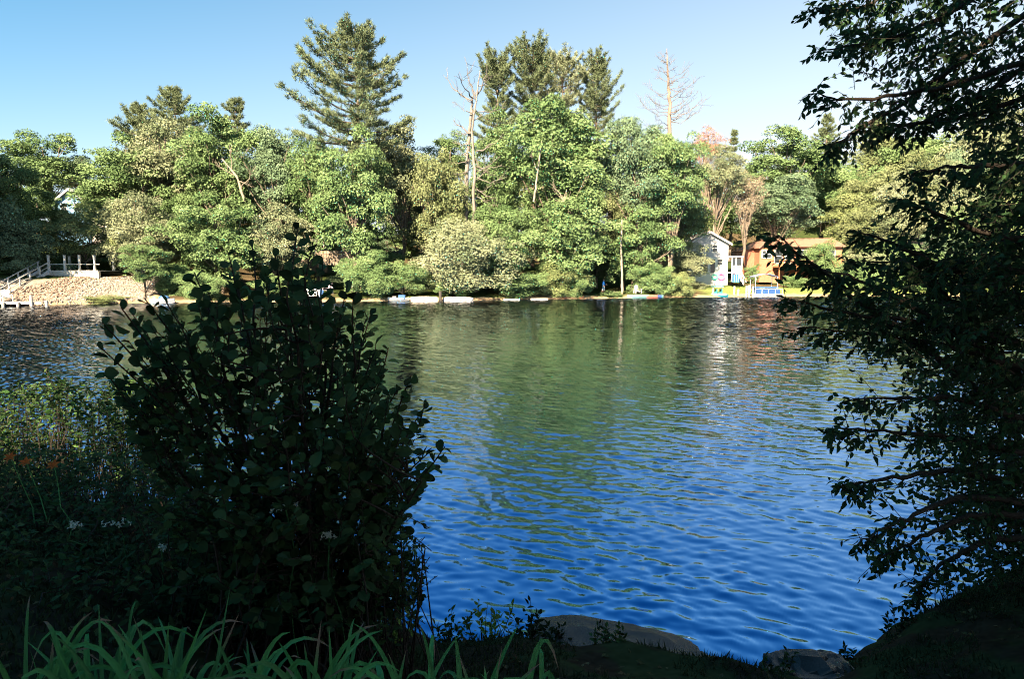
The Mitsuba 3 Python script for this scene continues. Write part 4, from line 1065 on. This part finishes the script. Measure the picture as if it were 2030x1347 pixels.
def leafy(t, shape, parts, bsdf, pieces, piece_name='leaf', rest='foliage', min_seen=None):
    """parts: list of (P, D, N, S, C). The leaves nearest the camera become entries of their own, the rest one mesh."""
    P, D, N, S, C = (np.concatenate(x) for x in zip(*parts))
    score = S / np.linalg.norm(P - EYE, axis=1)
    if min_seen is not None: score = score * min_seen(P)
    order = np.argsort(-score)
    pick = np.zeros(len(P), bool); pick[order[:pieces]] = True
    R = frames(D, N)
    shades = np.clip(np.array([C[pick].mean(0) * k for k in (0.62, 0.82, 1.0, 1.25, 1.55)]), .008, .6) if pieces else []
    plys = [mikit.ply(shape, bsdf, color=np.broadcast_to(c, (len(shape[0]), 3))) for c in shades]
    lum = C.mean(1)
    for i in np.flatnonzero(pick):
        M = np.eye(4); M[:3, :3] = R[i] * S[i]; M[:3, 3] = P[i]
        j = int(np.argmin(np.abs(shades.mean(1) - lum[i])))
        scene[fresh(piece_name, t)] = {**plys[j], 'to_world': T(M.tolist())}
    k = ~pick
    m, c = scatter(shape, P[k], D[k], N[k], S[k], C[k])
    put(m, bsdf, rest, t, color=c, kind='stuff')


WOOD = np.array([0.045, 0.036, 0.03])

# --- the round-leaved bush at the water's edge
rng = np.random.default_rng(51)
bush = thing('alder_bush', 'large dark round-leaved bush at the water edge, hiding part of the far shore', 'bush')
Yb = 3.55
bx, by = at(600, 1230, Yb)[0], Yb
TIPS = [(590, 452), (500, 488), (452, 500), (385, 540), (285, 590), (262, 622), (203, 640), (200, 690), (213, 742), (640, 520), (655, 560), (700, 590), (735, 622), (742, 700), (770, 690), (815, 745), (845, 792),
        (838, 812), (882, 886), (870, 905), (836, 955), (805, 1055), (815, 1120), (832, 1185), (545, 505), (470, 555), (330, 600), (620, 480), (690, 560), (240, 610), (575, 520), (790, 770), (848, 900), (800, 1000), (780, 1170)]
POLY = [(590, 470), (625, 520), (690, 600), (735, 640), (755, 720), (790, 790), (815, 880), (800, 960), (770, 1060), (800, 1190), (690, 1250), (420, 1250), (300, 1150), (280, 960), (225, 800), (225, 700), (280, 630), (380, 600), (430, 560), (480, 510), (540, 520)]
stems, mb = [], MB()
for k, (px, py) in enumerate(TIPS):
    Yt = Yb + rng.uniform(-.45, .5)
    tip = at(px, py, Yt)
    b = np.array([bx + rng.uniform(-.22, .22), Yb + rng.uniform(-.2, .25), 0.0]); b[2] = nearz(b[0], b[1]) - .08
    n = 12
    s = np.linspace(0, 1, n)[:, None]
    mid = b + (tip - b) * [0.30, .3, 0.55]
    p = (1 - s) ** 2 * b + 2 * s * (1 - s) * mid + s ** 2 * tip
    p[1:-1] += rng.normal(0, .012, (n - 2, 3))
    stems.append(p)
    mb.tube(p, np.linspace(.017 + .008 * rng.random(), .003, n), WOOD, 6)
parts = []
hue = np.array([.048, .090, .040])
E = np.array([at(px, py, Yb) for px, py in TIPS])
for k, p in enumerate(stems):      # leaves right along the outer third of each stem
    n = len(p)
    q = np.stack([np.interp(np.linspace(.62, 1, 5), np.linspace(0, 1, n), p[:, i]) for i in range(3)], 1)
    parts.append(twigs(q, np.repeat([p[-1] - p[-3]], 5, 0) + rng.normal(0, .05, (5, 3)), .16, .074, 5, rng, hue)[:5])
pts = in_poly(POLY, 570, rng)
cx = 560.0
Yq = Yb + rng.uniform(-.75, .75, len(pts)) * np.clip(1.15 - np.abs(pts[:, 0] - cx) / 420, .25, 1)
tips = np.array([at(px, py, y) for (px, py), y in zip(pts, Yq)])
ctr = np.array([bx, Yb, 1.6])
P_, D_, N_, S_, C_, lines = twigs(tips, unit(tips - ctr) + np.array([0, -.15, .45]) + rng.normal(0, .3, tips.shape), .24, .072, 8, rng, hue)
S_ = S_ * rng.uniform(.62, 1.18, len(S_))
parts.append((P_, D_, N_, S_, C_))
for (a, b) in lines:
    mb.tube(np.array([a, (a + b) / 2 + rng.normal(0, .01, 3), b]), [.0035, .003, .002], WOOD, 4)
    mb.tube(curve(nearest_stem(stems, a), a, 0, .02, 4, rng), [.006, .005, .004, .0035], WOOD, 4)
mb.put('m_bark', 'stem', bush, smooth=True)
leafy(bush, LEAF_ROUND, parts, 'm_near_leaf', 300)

# --- undergrowth left of the bush
def shrub_mass(name, label, cat, poly, n, Y0, Y1, leaf, per, hue, seed, shape=LEAF_OVAL, L=.22, lean=(0, -.1, .5), pieces=0, group=None, vary=.3, stemlen=.5, Yfn=None, flat=.7):
    rng = np.random.default_rng(seed)
    t = thing(name, label, cat, group)
    pts = in_poly(poly, n, rng)
    Yq = rng.uniform(Y0, Y1, n) if Yfn is None else Yfn(pts, rng)
    tips = np.array([at(px, py, y) for (px, py), y in zip(pts, Yq)])
    ground = nearz(tips[:, 0], tips[:, 1])
    tips[:, 2] = np.maximum(tips[:, 2], np.maximum(ground, 0) + .06)
    P_, D_, N_, S_, C_, lines = twigs(tips, rng.normal(0, .45, (n, 3)) + lean, L, leaf, per, rng, hue, vary=vary, flat=flat)
    mb = MB()
    for (a, b) in lines:
        mb.tube(np.array([a, b]), [.003, .0015], WOOD, 3)
        if rng.random() < stemlen:
            g = np.array([a[0] + rng.normal(0, .12), a[1] + rng.normal(0, .1), 0]); g[2] = max(float(nearz(g[0], g[1])) - .03, -.1)
            if a[2] - g[2] < 2.2: mb.tube(curve(g, a, 0, .02, 4, rng), [.006, .005, .004, .003], WOOD, 4)
    mb.put('m_bark', 'stem', t)
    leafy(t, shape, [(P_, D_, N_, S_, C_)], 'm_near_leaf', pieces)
    return t

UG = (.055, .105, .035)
shrub_mass('waterside_shrub', 'leafy shrub at the left edge whose top catches the sun, beside the round-leaved bush', 'shrub',
           [(-40, 790), (40, 748), (110, 738), (170, 760), (235, 752), (300, 740), (380, 830), (380, 960), (-40, 960)], 900, 6.2, 8.0, .062, 8, UG, 61, group='undergrowth on the near bank')
shrub_mass('waterside_shrub', 'dark sprawling undergrowth at the lower left, below the sunlit shrub', 'shrub',
           [(-60, 900), (150, 880), (330, 900), (420, 980), (430, 1235), (-60, 1250)], 900, 3.6, 5.6, .058, 8, (.048, .088, .04), 62, pieces=80, group='undergrowth on the near bank',
           Yfn=lambda p, r: np.interp(p[:, 1], [880, 1250], [5.6, 3.5]) + r.normal(0, .35, len(p)))
shrub_mass('waterside_shrub', 'small-leaved undergrowth at the foot of the round-leaved bush', 'shrub',
           [(330, 980), (640, 960), (790, 1010), (800, 1080), (815, 1190), (770, 1240), (380, 1245)], 560, 3.2, 4.2, .05, 8, (.048, .088, .04), 63, pieces=60, group='undergrowth on the near bank')
shrub_mass('vine', 'thin leafy vine trailing over the water at the lower right side of the round-leaved bush', 'vine',
           [(740, 900), (800, 930), (800, 1020), (790, 1060), (825, 1130), (832, 1195), (760, 1225), (720, 1060)], 190, 3.5, 4.0, .045, 7, (.035, .07, .03), 64, lean=(.3, 0, -.4), group=None, stemlen=.04)

# --- small plants on the waterline
def sprig(label, px, py, Y, h, n, hue, seed, leaf=.05, cat='plant', name='seedling'):
    rng = np.random.default_rng(seed)
    t = thing(name, label, cat, 'small plants on the near waterline')
    b = at(px, py, Y); b[2] = max(float(nearz(b[0], b[1])), 0) - .02
    mb, parts = MB(), []
    for k in range(n):
        g = b + [rng.normal(0, .06), rng.normal(0, .05), 0]
        tip = g + [rng.normal(0, .07), rng.normal(0, .06), h * (.6 + .5 * rng.random())]
        p = curve(g, tip, 0, .008, 5, rng)
        mb.tube(p, np.linspace(.004, .0015, 5), WOOD * 1.5, 4)
        parts.append(twigs(p[2:], np.repeat([[0, 0, 1.0]], 3, 0) + rng.normal(0, .3, (3, 3)), .1, leaf, 5, rng, hue)[:5])
    mb.put('m_bark', 'stem', t)
    leafy(t, LEAF_OVAL, parts, 'm_near_leaf', 0)
YOUNG_LEAF = (.20, .30, .07)  # fresh yellow-green of young leaves
sprig('yellow-green leafy sprig standing over the water, tallest in its row', 975, 1270, 4.35, .34, 6, YOUNG_LEAF, 71)
sprig('low yellow-green sprig just right of the bush foot', 800, 1275, 4.1, .30, 6, YOUNG_LEAF, 72)
sprig('small green sprig between two taller ones near the shoreline', 910, 1285, 4.3, .26, 7, (.07, .12, .04), 73)
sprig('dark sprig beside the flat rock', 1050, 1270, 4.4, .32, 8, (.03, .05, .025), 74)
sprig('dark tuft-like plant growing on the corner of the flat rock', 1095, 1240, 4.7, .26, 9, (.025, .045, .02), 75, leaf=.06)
sprig('single young plant standing by the water between the two rocks', 1525, 1310, 4.05, .2, 4, (.05, .08, .03), 76)
sprig('leafy seedlings on the top of the bank at the right', 1780, 1215, 4.6, .28, 8, (.03, .05, .022), 77)
sprig('tall seedling at the foot of the overhanging tree', 1850, 1190, 4.8, .42, 8, (.03, .05, .022), 78)
sprig('grassy weed hanging over the front of the flat rock', 1200, 1300, 4.35, .16, 9, (.05, .085, .03), 70, leaf=.045)
sprig('low seedlings along the right bank edge', 1690, 1250, 4.5, .18, 8, (.035, .06, .025), 79)

# --- flat rock, small rocks
def rock(label, c, size, seed, name='rock', yaw=0.0, tilt=(0, 0), sub=4, rough=.16):
    m = trimesh.creation.icosphere(subdivisions=sub)
    v = np.array(m.vertices)
    v = np.sign(v) * np.abs(v) ** 0.55                                  # blocky
    n = np.abs(meshkit.fbm(v * 1.9 + seed, 5, seed) - .5)[:, None]      # creased
    st = np.round(v[:, 2:] * 4 + 1.2 * meshkit.noise(v * 2.5, seed)[:, None]) / 4   # stepped beds
    v = np.hstack([v[:, :2], .55 * v[:, 2:] + .45 * st]) * (1.12 - rough * 3.2 * n) * np.asarray(size)
    R = trimesh.transformations.euler_matrix(tilt[0], tilt[1], yaw)[:3, :3]
    t = thing(name, label, 'rock', 'rocks at the near waterline')
    put((v @ R.T + c, np.array(m.faces)), 'm_rock', key=t, smooth=25)
rock('flat wet slab of rock reaching into the lake at the bottom middle', np.array([.78, 4.72, .01]), (.62, .40, .14), 5, yaw=-.16, tilt=(-.05, .10))
rock('rounded dark boulder at the foot of the right bank', np.array([2.05, 4.30, .05]), (.30, .25, .19), 7, sub=4, rough=.3)
rock('low rock in front of the flat slab', np.array([.95, 4.2, .12]), (.55, .25, .14), 8, sub=3, yaw=.2)
rock('small half-sunk stone left of the sprigs', np.array([-.55, 4.62, .03]), (.2, .14, .1), 9, sub=3)
rock('low stone at the water edge between slab and boulder', np.array([1.5, 4.15, .05]), (.28, .2, .12), 10, sub=3)

# --- strap-leaved lilies along the bottom edge
def blade(base, tip, width, droop, rng, n=9):
    """A strap leaf, keeled along the middle, rising and arching over."""
    s = np.linspace(0, 1, n)
    base, tip = np.asarray(base), np.asarray(tip)
    mid = base + (tip - base) * .42 + [0, 0, droop]
    p = ((1 - s) ** 2)[:, None] * base + (2 * s * (1 - s))[:, None] * mid + (s ** 2)[:, None] * tip
    d = unit(np.gradient(p, axis=0))
    side = unit(np.cross(d, [0.25 * rng.normal(), -.8, .5])); nn = np.cross(side, d)
    w = width * np.minimum(1, (1 - s) ** .65 * 1.15 + .02) * (0.7 + .3 * np.minimum(1, s * 5))
    V = np.stack([p - side * w[:, None] / 2 + nn * w[:, None] * .16, p, p + side * w[:, None] / 2 + nn * w[:, None] * .16], 1).reshape(-1, 3)
    Fc = []
    for i in range(n - 1):
        a, b = 3 * i, 3 * i + 3
        Fc += [(a, a + 1, b + 1), (a, b + 1, b), (a + 1, a + 2, b + 2), (a + 1, b + 2, b + 1)]
    return V, np.array(Fc), s


LILY = np.array([.095, .30, .110])
def lily(label, px, Y, n, seed, tips=(), spread=.5, h=.5):
    rng = np.random.default_rng(seed)
    t = thing('daylily_plant', label, 'plant', 'strap-leaved plants along the bottom')
    b0 = at(px, 1347, Y); b0[2] = float(nearz(b0[0], b0[1])); h = h * 1.3
    todo = [at(*q[:2], Y + (q[2] if len(q) > 2 else 0)) for q in tips]
    for k in range(int(n * 1.45)):
        if k < len(todo): tip = todo[k]; droop = (.05 if len(tips[k]) < 4 else tips[k][3])
        else:
            az = rng.random() * 6.28; r = spread * (.25 + .75 * rng.random())
            tip = b0 + [math.cos(az) * r, .7 * math.sin(az) * r, h * (1.0 - .75 * r / spread) * (.45 + .75 * rng.random())]
            droop = h * (.1 + .95 * rng.random() * r / spread)
        b = b0 + [rng.normal(0, .05), rng.normal(0, .04), -.03]
        V, Fc, s = blade(b, tip, .022 * (.8 + .5 * rng.random()), droop, rng)
        col = np.repeat(LILY * (.75 + .5 * rng.random()) * (1 + rng.normal(0, .06, 3)), 1)
        c = np.repeat(np.broadcast_to(col, (len(s), 3)), 3, 0).copy()
        if rng.random() < .45:                                           # dry, straw-coloured tip
            dry = np.repeat(s > .80 + .1 * rng.random(), 3)
            c[dry] = (.26, .19, .15)
        put((V, Fc), 'm_near_leaf', 'blade', t, color=c)
lily('strap-leaved clump at the bottom left corner with thin dry blades', 60, 2.1, 14, 81, tips=[(105, 1268), (60, 1290), (0, 1345), (165, 1300)], spread=.46, h=.48)
lily('tall strap-leaved clump at the bottom left with the highest blade leaning right', 330, 2.1, 22, 82, tips=[(456, 1168, 0, .02), (475, 1215, .05, .02), (410, 1208, 0, .05), (264, 1222, 0, 0), (335, 1235, 0, .06), (278, 1246), (362, 1242, 0, .1), (465, 1295, 0, .18)], spread=.48, h=.52)
lily('strap-leaved clump with cut upright stalks and arching leaves, left of the middle', 640, 2.05, 20, 83, tips=[(637, 1230, 0, 0), (652, 1242, 0, 0), (700, 1290, 0, .2), (560, 1320, 0, .2)], spread=.46, h=.5)
lily('low clump of arching strap leaves in the bottom middle', 800, 2.05, 14, 84, tips=[(805, 1290), (770, 1297, 0, .12)], spread=.42, h=.5)
lily('strap-leaved clump filling the gap between the tall clump and the cut stalks', 500, 2.15, 13, 87, spread=.44, h=.5)
lily('strap-leaved clump second from the bottom left corner', 190, 2.12, 13, 88, spread=.44, h=.48)
lily('small strap-leaved clump under the yellow-green sprigs', 950, 2.1, 11, 85, tips=[(905, 1286), (995, 1283), (960, 1320, 0, .15)], spread=.40, h=.48)
lily('rightmost strap-leaved clump, with one tall leaf curling over', 1075, 2.1, 8, 86, tips=[(1108, 1330, 0, .55), (1110, 1345, 0, .2)], spread=.32, h=.46)

# --- grass on the near bank
def grass(key, label, n, xr, yr, h, hue, seed):
    rng = np.random.default_rng(seed)
    x, y = rng.uniform(*xr, n), rng.uniform(*yr, n)
    keep = meshkit.fbm(np.stack([x * 1.6, y * 1.6, 0 * x], -1), 3, seed) > .46
    x, y = x[keep], y[keep]
    z = nearz(x, y); k = z > .12; x, y, z = x[k], y[k], z[k]
    P = np.stack([x, y, z - .01], 1)
    D = rng.normal(0, .4, P.shape) + [0, 0, 1.0]
    m, c = scatter(NEEDLE, P, D, rng.normal(size=P.shape) + [0, -1, 0], h * (.4 + .9 * rng.random(len(P))), np.clip(np.asarray(hue) * (1 + rng.normal(0, .25, (len(P), 1))), .01, .4))
    m = (m[0], m[1])
    labels[key] = {'label': label, 'category': 'grass', 'kind': 'stuff'}
    put(m, 'm_near_leaf', key=key, color=c)
grass('bank_grass', 'thin short grass growing in patches on the dark near bank', 70000, (-3.5, 5.0), (1.2, 6.0), .06, (.04, .06, .03), 91)

def litter(n, seed):
    rng = np.random.default_rng(seed)
    x, y = rng.uniform(-4, 5, n), rng.uniform(1.4, 6.0, n); z = nearz(x, y); k = z > .1
    P = np.stack([x, y, z + .012], 1)[k]
    col = np.array([(.12, .075, .04), (.16, .115, .06), (.07, .05, .03), (.10, .09, .04)])[rng.integers(0, 4, len(P))] * (1 + rng.normal(0, .2, (len(P), 1)))
    m, c = scatter(LEAF_SMALL, P, rng.normal(size=P.shape) * [1, 1, .3], rng.normal(0, .35, P.shape) + [0, 0, 1], .05 * (.5 + .8 * rng.random(len(P))), np.clip(col, .01, .4))
    labels['leaf_litter'] = {'label': 'fallen brown leaves lying on the near bank', 'category': 'leaf litter', 'kind': 'stuff'}
    put(m, 'm_near_leaf', key='leaf_litter', color=c)
litter(2600, 92)

# --- flowers in the undergrowth
def lily_flower(px, py, Y, label, seed):
    rng = np.random.default_rng(seed)
    t = thing('orange_flower', label, 'flower', 'orange lilies in the undergrowth')
    c = at(px, py, Y)
    az = np.arange(6) * math.pi / 3 + rng.random()
    d = np.stack([np.cos(az), -.5 + .8 * np.sin(az), .35 + .5 * np.sin(az)], 1)
    for k in range(6):
        m, col = scatter(LEAF_OVAL, c[None], d[k:k + 1], np.array([[0, -.6, .8]]), .047, np.array([[.52, .13, .035]]))
        put(m, 'm_near_leaf', 'petal', t, color=col)
    g = c + [.05, .1, 0]; g[2] = nearz(g[0], g[1])
    MB().tube(curve(g, c, 0, .02, 5, rng), np.full(5, .004), LILY, 4).put('m_bark', 'stem', t)
lily_flower(22, 908, 4.3, 'orange lily flower at the very left edge', 95)
lily_flower(52, 918, 4.3, 'orange lily flower just right of the one at the edge', 96)
lily_flower(108, 924, 4.2, 'orange lily flower farthest from the left edge', 97)

def umbel(px, py, Y, label, seed, r=.03):
    rng = np.random.default_rng(seed)
    t = thing('white_flower', label, 'flower', 'white flower heads in the dark undergrowth')
    c = at(px, py, Y)
    P = c + rng.normal(0, 1, (16, 3)) * [r, r * .7, r * .3]
    m, col = scatter(LEAF_SMALL, np.repeat(P, 4, 0), rng.normal(size=(64, 3)) + [0, 0, .2], rng.normal(0, .3, (64, 3)) + [0, -.3, 1], .016, np.array([[.62, .64, .56]]))
    put(m, 'm_near_leaf', 'flower_head', t, color=col)
    g = c + [.03, .08, 0]; g[2] = nearz(g[0], g[1])
    MB().tube(curve(g, c, 0, .02, 5, rng), np.full(5, .003), LILY * .5, 4).put('m_bark', 'stem', t)
umbel(566, 1007, 3.1, 'white flower head in the middle of the bush foot', 101)
umbel(229, 1039, 3.7, 'white flower head with two drooping green leaves below it', 102)
umbel(145, 1041, 3.7, 'white flower head nearest the left edge', 103, .022)
umbel(320, 1087, 3.4, 'lowest small white flower head', 104, .02)
umbel(653, 1063, 3.1, 'white flower head nearest the water', 105, .018)

# --- the tree whose branches hang in from the right
rng = np.random.default_rng(55)
tree = thing('overhanging_tree', 'dark leafy tree whose branches hang into the view along the right side', 'tree')
Yt = 5.0
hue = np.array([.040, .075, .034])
LIMBS = [  # pixel line from the trunk side to the tip, distance at both ends
    ([(2150, -60), (1950, 90), (1800, 200), (1690, 262), (1640, 300)], 5.4, 4.8), ([(2150, -160), (1900, 20), (1760, 80), (1612, 105)], 5.6, 5.0), ([(2150, 40), (2000, 160), (1850, 235), (1755, 262)], 5.2, 5.0),
    ([(2120, -220), (1850, -60), (1700, 20), (1612, 15)], 5.8, 5.2), ([(2150, 90), (1900, 165), (1720, 200), (1602, 187)], 5.0, 4.6), ([(2150, 150), (1960, 220), (1820, 250), (1700, 245)], 5.3, 5.0),
    ([(2150, 300), (2000, 330), (1880, 330), (1800, 345)], 4.8, 4.6), ([(2150, 480), (1960, 470), (1850, 420), (1790, 395)], 4.8, 4.5),
    ([(2150, 960), (1960, 790), (1754, 632), (1700, 598), (1640, 543), (1585, 507), (1541, 468)], 5.0, 4.3), ([(2100, 800), (1900, 660), (1720, 560), (1600, 528)], 5.0, 4.5), ([(2100, 700), (1850, 640), (1700, 625), (1556, 592)], 4.9, 4.4),
    ([(2120, 760), (1900, 690), (1760, 665), (1592, 650)], 4.9, 4.5), ([(2100, 620), (1900, 540), (1760, 480), (1700, 455)], 4.9, 4.6), ([(2120, 860), (1900, 790), (1780, 790), (1690, 792)], 4.6, 4.2),
    ([(2120, 920), (1900, 870), (1760, 855), (1642, 850)], 4.6, 4.2), ([(2120, 980), (1900, 930), (1760, 950), (1670, 962)], 4.5, 4.1), ([(2120, 1010), (1900, 980), (1790, 1030), (1700, 1080)], 4.4, 4.0), ([(2100, 1020), (1920, 1020), (1820, 1070), (1742, 1108)], 4.4, 4.0),
    ([(2100, 1060), (1950, 1070), (1850, 1130), (1810, 1190)], 4.4, 4.1), ([(2100, 560), (1950, 520), (1850, 520), (1690, 520)], 5.2, 4.8), ([(2110, 900), (1960, 700), (1850, 560), (1790, 470)], 5.2, 4.8),
]
trunk_x = at(2190, 700, 5.4)[0]
tz = float(nearz(trunk_x, 5.4))
TR = np.array([(trunk_x, 5.4, tz - .2), (trunk_x + .05, 5.4, 2.5), (trunk_x + .1, 5.35, 4.5), (trunk_x, 5.2, 7.0), (trunk_x - .4, 4.6, 10.0)])
mb = MB(); mb.tube(TR, [.2, .17, .15, .12, .06], WOOD * 1.4, 9); mb.put('m_bark', 'trunk', tree, smooth=True)
parts = []
for pts, Ya, Yz in LIMBS:
    n = len(pts)
    q = np.array([at(px, py, y) for (px, py), y in zip(pts, np.linspace(Ya, Yz, n))])
    sN = np.linspace(0, 1, 6 * n)
    p = np.stack([np.interp(sN, np.linspace(0, 1, n), q[:, i]) for i in range(3)], 1)
    ker = np.ones(5) / 5
    for i in range(3): p[2:-2, i] = np.convolve(p[:, i], ker, 'valid')
    p[1:-1] += rng.normal(0, .006, (len(p) - 2, 3))
    k = int(np.argmin(np.abs(TR[:, 2] - p[0, 2]) + 1e-3)); k = max(1, k)
    full = np.vstack([[np.array([np.interp(np.clip(p[0, 2] - .2, TR[0, 2] + .4, 9), TR[:, 2], TR[:, i]) for i in range(3)])], p])
    m2 = MB(); m2.tube(full, np.linspace(.03, .0035, len(full)), WOOD, 6)
    m2.put('m_bark', 'limb', tree, smooth=True)
    L = np.linalg.norm(np.diff(p, axis=0), axis=1).sum()
    nt = int(11 + 15 * L)
    s = rng.uniform(.18, 1.0, nt); s[:3] = (.9, .97, 1.0)
    a = np.stack([np.interp(s, sN, p[:, i]) for i in range(3)], 1)
    along = unit(p[-1] - p[len(p) // 2])
    dirs = along * .55 + rng.normal(0, .6, (nt, 3)) + [0, 0, -.38]
    tl = .30 * (1.15 - .55 * s) * (.6 + .6 * rng.random(nt)); tl[:3] = .08
    tips = a + unit(dirs) * tl[:, None]
    P_, D_, N_, S_, C_, lines = twigs(tips, dirs, np.minimum(tl, .2) + .04, .062, 6, rng, hue, flat=.15, droop=.45)
    parts.append((P_, D_, N_, S_, C_))
    mt = MB()
    for x0, x1 in zip(a, tips): mt.tube(np.array([x0, x1]), [.003, .0015], WOOD, 3)
    mt.put('m_bark', 'twig', tree, kind='stuff')
MASSES = [([(1700, -30), (2080, -30), (2080, 330), (1960, 330), (1900, 270), (1790, 215), (1700, 140), (1630, 60)], 560, 4.6, 6.2),
          ([(1900, 300), (2080, 300), (2080, 620), (1860, 640), (1800, 560), (1850, 480), (1830, 400), (1880, 350)], 260, 4.4, 6.0),
          ([(1640, 560), (1760, 520), (1860, 520), (2080, 560), (2080, 1130), (1960, 1120), (1840, 1020), (1800, 900), (1820, 800), (1780, 730), (1660, 650)], 760, 4.2, 5.8),
          ([(1940, 340), (2080, 340), (2080, 1180), (1930, 1170), (1900, 1000), (1900, 640)], 620, 4.2, 5.6)]
mt = MB()
for poly, n, Y0, Y1 in MASSES:
    pts = in_poly(poly, n, rng)
    tips = np.array([at(px, py, y) for (px, py), y in zip(pts, rng.uniform(Y0, Y1, n))])
    dirs = np.array([-.55, -.2, -.45]) + rng.normal(0, .55, (n, 3))
    P_, D_, N_, S_, C_, lines = twigs(tips, dirs, .24, .062, 7, rng, hue, flat=.15, droop=.45)
    parts.append((P_, D_, N_, S_, C_))
    for x0, x1 in lines: mt.tube(np.array([x0, x1]), [.003, .0015], WOOD, 3)
mt.put('m_bark', 'twig', tree, kind='stuff')
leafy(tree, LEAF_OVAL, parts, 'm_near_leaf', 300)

# --- the wood behind the viewer, which shades this bank
def shade_tree(label, x, y, zb, zt, r, seed, n=6200, size=.46):
    rng = np.random.default_rng(seed)
    t = thing('bank_tree', label, 'tree', 'trees behind the viewer on the near bank')
    g = float(nearz(x, y))
    K = 46
    d = ball(K, rng); c = np.array([x, y, (zb + zt) / 2]) + d * (rng.random(K) ** .4)[:, None] * [r, r, (zt - zb) / 2]
    MB().tube(curve((x, y, g - .3), (x, y, zt - 1.5), 0, .15, 7, rng), np.linspace(.32, .06, 7), BARK, 8).put('m_bark', 'trunk', t, smooth=True)
    P = np.vstack([q + rng.normal(0, .30 * r * .55, (n // K, 3)) for q in c])
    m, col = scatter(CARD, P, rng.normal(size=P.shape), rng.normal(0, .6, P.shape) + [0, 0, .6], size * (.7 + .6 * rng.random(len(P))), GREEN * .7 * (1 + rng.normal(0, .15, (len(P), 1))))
    put(m, 'm_leaf', 'crown', t, color=col)
SHADE = [('tree behind the viewer, nearest on the sunny side', -5.5, -6.5, 2.6, 15, 4.0), ('tree behind the viewer, straight back', 1.0, -9.5, 2.4, 17, 4.6), ('leaning tree close behind the viewer, high crown to the right', 3.2, -5.5, 6.5, 19, 4.4), ('tree behind the viewer to the right', 7.5, -7.0, 2.4, 15, 4.6),
         ('tall tree farther behind the viewer on the sunny side', -11.0, -14.0, 3, 19, 5.5), ('tall tree farther behind the viewer, in the middle', -3.5, -15.0, 3, 20, 5.5), ('tall tree farther behind the viewer, to the right', 6.0, -15.0, 3, 19, 5.5),
         ('broad low tree behind the left undergrowth', -12.5, -5.0, 2.4, 9.6, 3.8), ('tree on the bank beyond the right edge', 10.5, 4.0, 2.2, 12, 4.0)]
for i, (lab, x, y, zb, zt, r) in enumerate(SHADE): shade_tree(lab, x, y, zb, zt, r, 120 + i)
